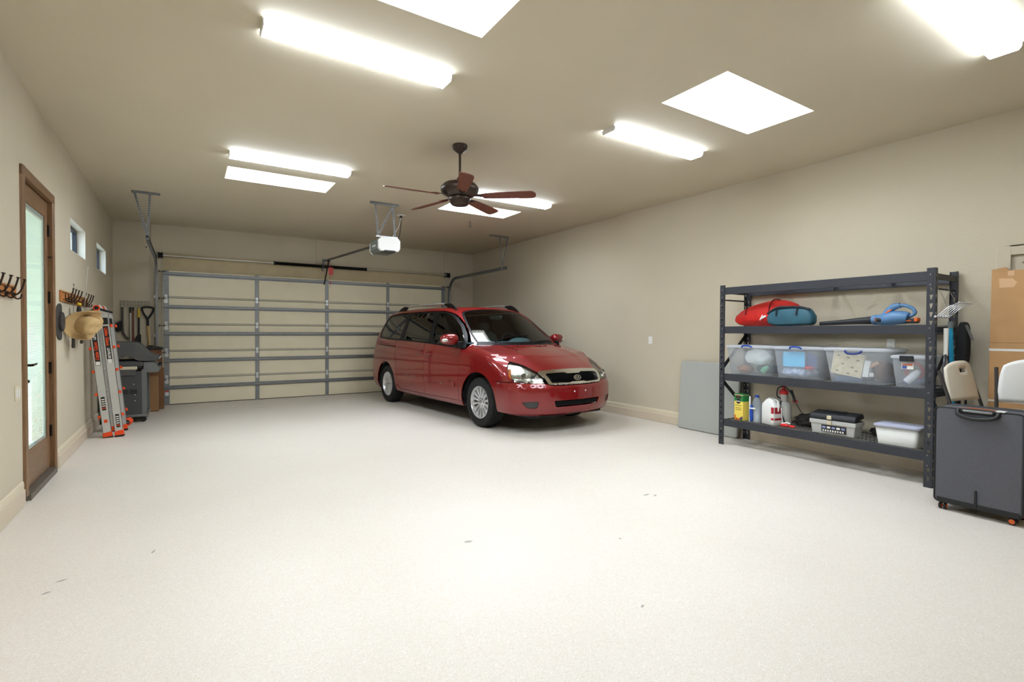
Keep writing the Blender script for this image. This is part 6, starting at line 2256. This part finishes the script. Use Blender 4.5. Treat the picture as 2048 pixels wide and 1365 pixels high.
MB().cyl((0, 0, .79), (-.002, 0, .85), .02, 12).build('cap', mat('pole_cap', (110, 118, 120), .5), t, smooth=True)
MB().cyl((.03, -.02, -.62), (.03, -.02, .0), .013, 10).build('lower_shaft', lab_k, t, smooth=True)
t = thing('camp_chair', 'black folded camp chair in the corner behind the racket', 'chair', (5.94, 1.66, 0))
MB().blob((0, 0, 1.27), (.05, .045, .20), 14, 10, 3.5).build('folded_cloth', mat('camp_black', (26, 26, 28), .8), t, smooth=True)
for (x, y) in ((-.03, -.03), (.03, .03), (-.03, .03)):
    MB().cyl((x, y, 0), (x, y, 1.3), .009, 8).build('leg', lab_k, t)
MB().bar((-.05, -.03, 1.44), (-.04, -.075, 1.30), .012, .02).build('armrest', mat('camp_grey', (96, 94, 92), .6), t)

# ------------------------------------------------------------------ cardboard sheet with strap
t = thing('cardboard_sheet', 'tall flattened cardboard carton with white straps leaning on the door', 'cardboard', (5.90, .96, 0))
t.rotation_euler = (0, R(1.6), 0)
MB().box(-.03, .03, -.42, .515, 0, 1.905).build('carton', card, t, bevel=.004)
MB().prism([(.40, 1.905), (.515, 1.905), (.515, 1.92), (.43, 1.935)], -.03, .028, 'x').build('torn_flap', card, t)
MB().box(-.0315, -.0300, -.42, .515, 1.213, 1.233).box(-.03, .03, .5152, .5166, 1.213, 1.233).build('strap', lab_w, t)
MB().box(-.0315, -.0300, -.42, .515, .775, .79).build('strap', lab_w, t)
MB().prism([(.37, 1.76), (.46, 1.76), (.465, 1.84), (.38, 1.835), (.35, 1.80)], -.0308, -.0300, 'x').build('tape_patch', mat('tape_patch', (206, 168, 130), .7), t)
MB().prism([(.37, 1.86), (.41, 1.86), (.41, 1.90), (.37, 1.90)], -.0308, -.0300, 'x').build('tape_patch', MATS['tape_patch'], t)
MB().box(-.0305, -.0299, -.42, .515, 1.283, 1.286).build('crease', card_d, t)

# ------------------------------------------------------------------ suitcase
fab = mat('suitcase_fabric', (88, 88, 94), .8, noise=.18, nscale=260, bump=.3, bscale=500)
sc_k = mat('suitcase_black', (26, 26, 28), .5)
t = thing('suitcase', 'large charcoal fabric suitcase with orange wheels in the right foreground', 'suitcase', (5.05, 1.28, 0), R(-1.0))
MB().prism(rrect(-.25, .25, .065, .795, .028, 5), -.145, .135, 'x').build('shell', fab, t, bevel=.012)
m = MB()
for x in (-.142, .05, .132):
    lp = [(x, p[0], p[1]) for p in rrect(-.252, .252, .063, .797, .03, 5)]
    m.tube(lp, .005, 6, closed=True)
m.build('piping', sc_k, t, smooth=True)
MB().box(-.149, -.143, -.235, .235, .066, .10).build('corner_guard', sc_k, t, bevel=.004)
hd = MB().tube(spline([(-.135, .115, .79), (-.165, .105, .755), (-.172, .04, .735), (-.172, -.04, .735), (-.165, -.105, .755), (-.135, -.115, .79)], 5), .015, 10).build('carry_handle', sc_k, t, smooth=True)
MB().box(-.148, -.10, -.10, .10, .758, .798).build('handle_recess', lab_k, t, bevel=.01)
MB().box(-.158, -.15, -.085, .085, .775, .792).build('handle_trim', steel_m, t, bevel=.004)
MB().box(-.154, -.145, -.005, .010, .065, .20).build('skid_rail', sc_k, t, bevel=.003)
for (x, y) in ((-.10, .205), (-.10, -.19), (.10, .205), (.10, -.19)):
    ca = MB().box(x - .02, x + .02, y - .02, y + .02, .045, .07).build('caster', sc_k, t, bevel=.006)
    for s in (-1, 1):
        w_ = MB().lathe([(.020, -.009), (.0255, -.006), (.0255, .006), (.020, .009)], (x - .012, y + s * .014, .0265), 'y' if y > 0 else 'x', 20) if False else MB()
        ax = 'y' if y > 0 else 'x'
        c = (x - .012, y + s * .015, .0265) if ax == 'y' else (x + s * .015, y, .0265)
        w_ = MB()
        for (r_, h_) in (((.020, -.009), (.0255, -.006)),):
            pass
        off = c[1] if ax == 'y' else c[0]
        w_.lathe([(.019, off - .009), (.0255, off - .006), (.0255, off + .006), (.019, off + .009)], (c[0], 0, c[2]) if ax == 'y' else (0, c[1], c[2]), ax, 20)
        w_.build('caster_wheel', sc_k, ca, smooth=True)
        h2 = MB().lathe([(.0, off - .0105), (.017, off - .0102), (.0175, off - .008)], (c[0], 0, c[2]) if ax == 'y' else (0, c[1], c[2]), ax, 18)
        h2.lathe([(.0, off + .0105), (.017, off + .0102), (.0175, off + .008)], (c[0], 0, c[2]) if ax == 'y' else (0, c[1], c[2]), ax, 18)
        h2.build('wheel_hub', bl_o, ca, smooth=True)
MB().prism([(-.14, .797), (-.05, .806), (.06, .806), (.12, .797)], -.115, -.085, 'x').build('tag_strap', mat('tag_tan', (150, 90, 60), .6), t)
MB().box(-.15, -.09, -.15, -.10, .798, .804).build('luggage_tag', lab_w, t)
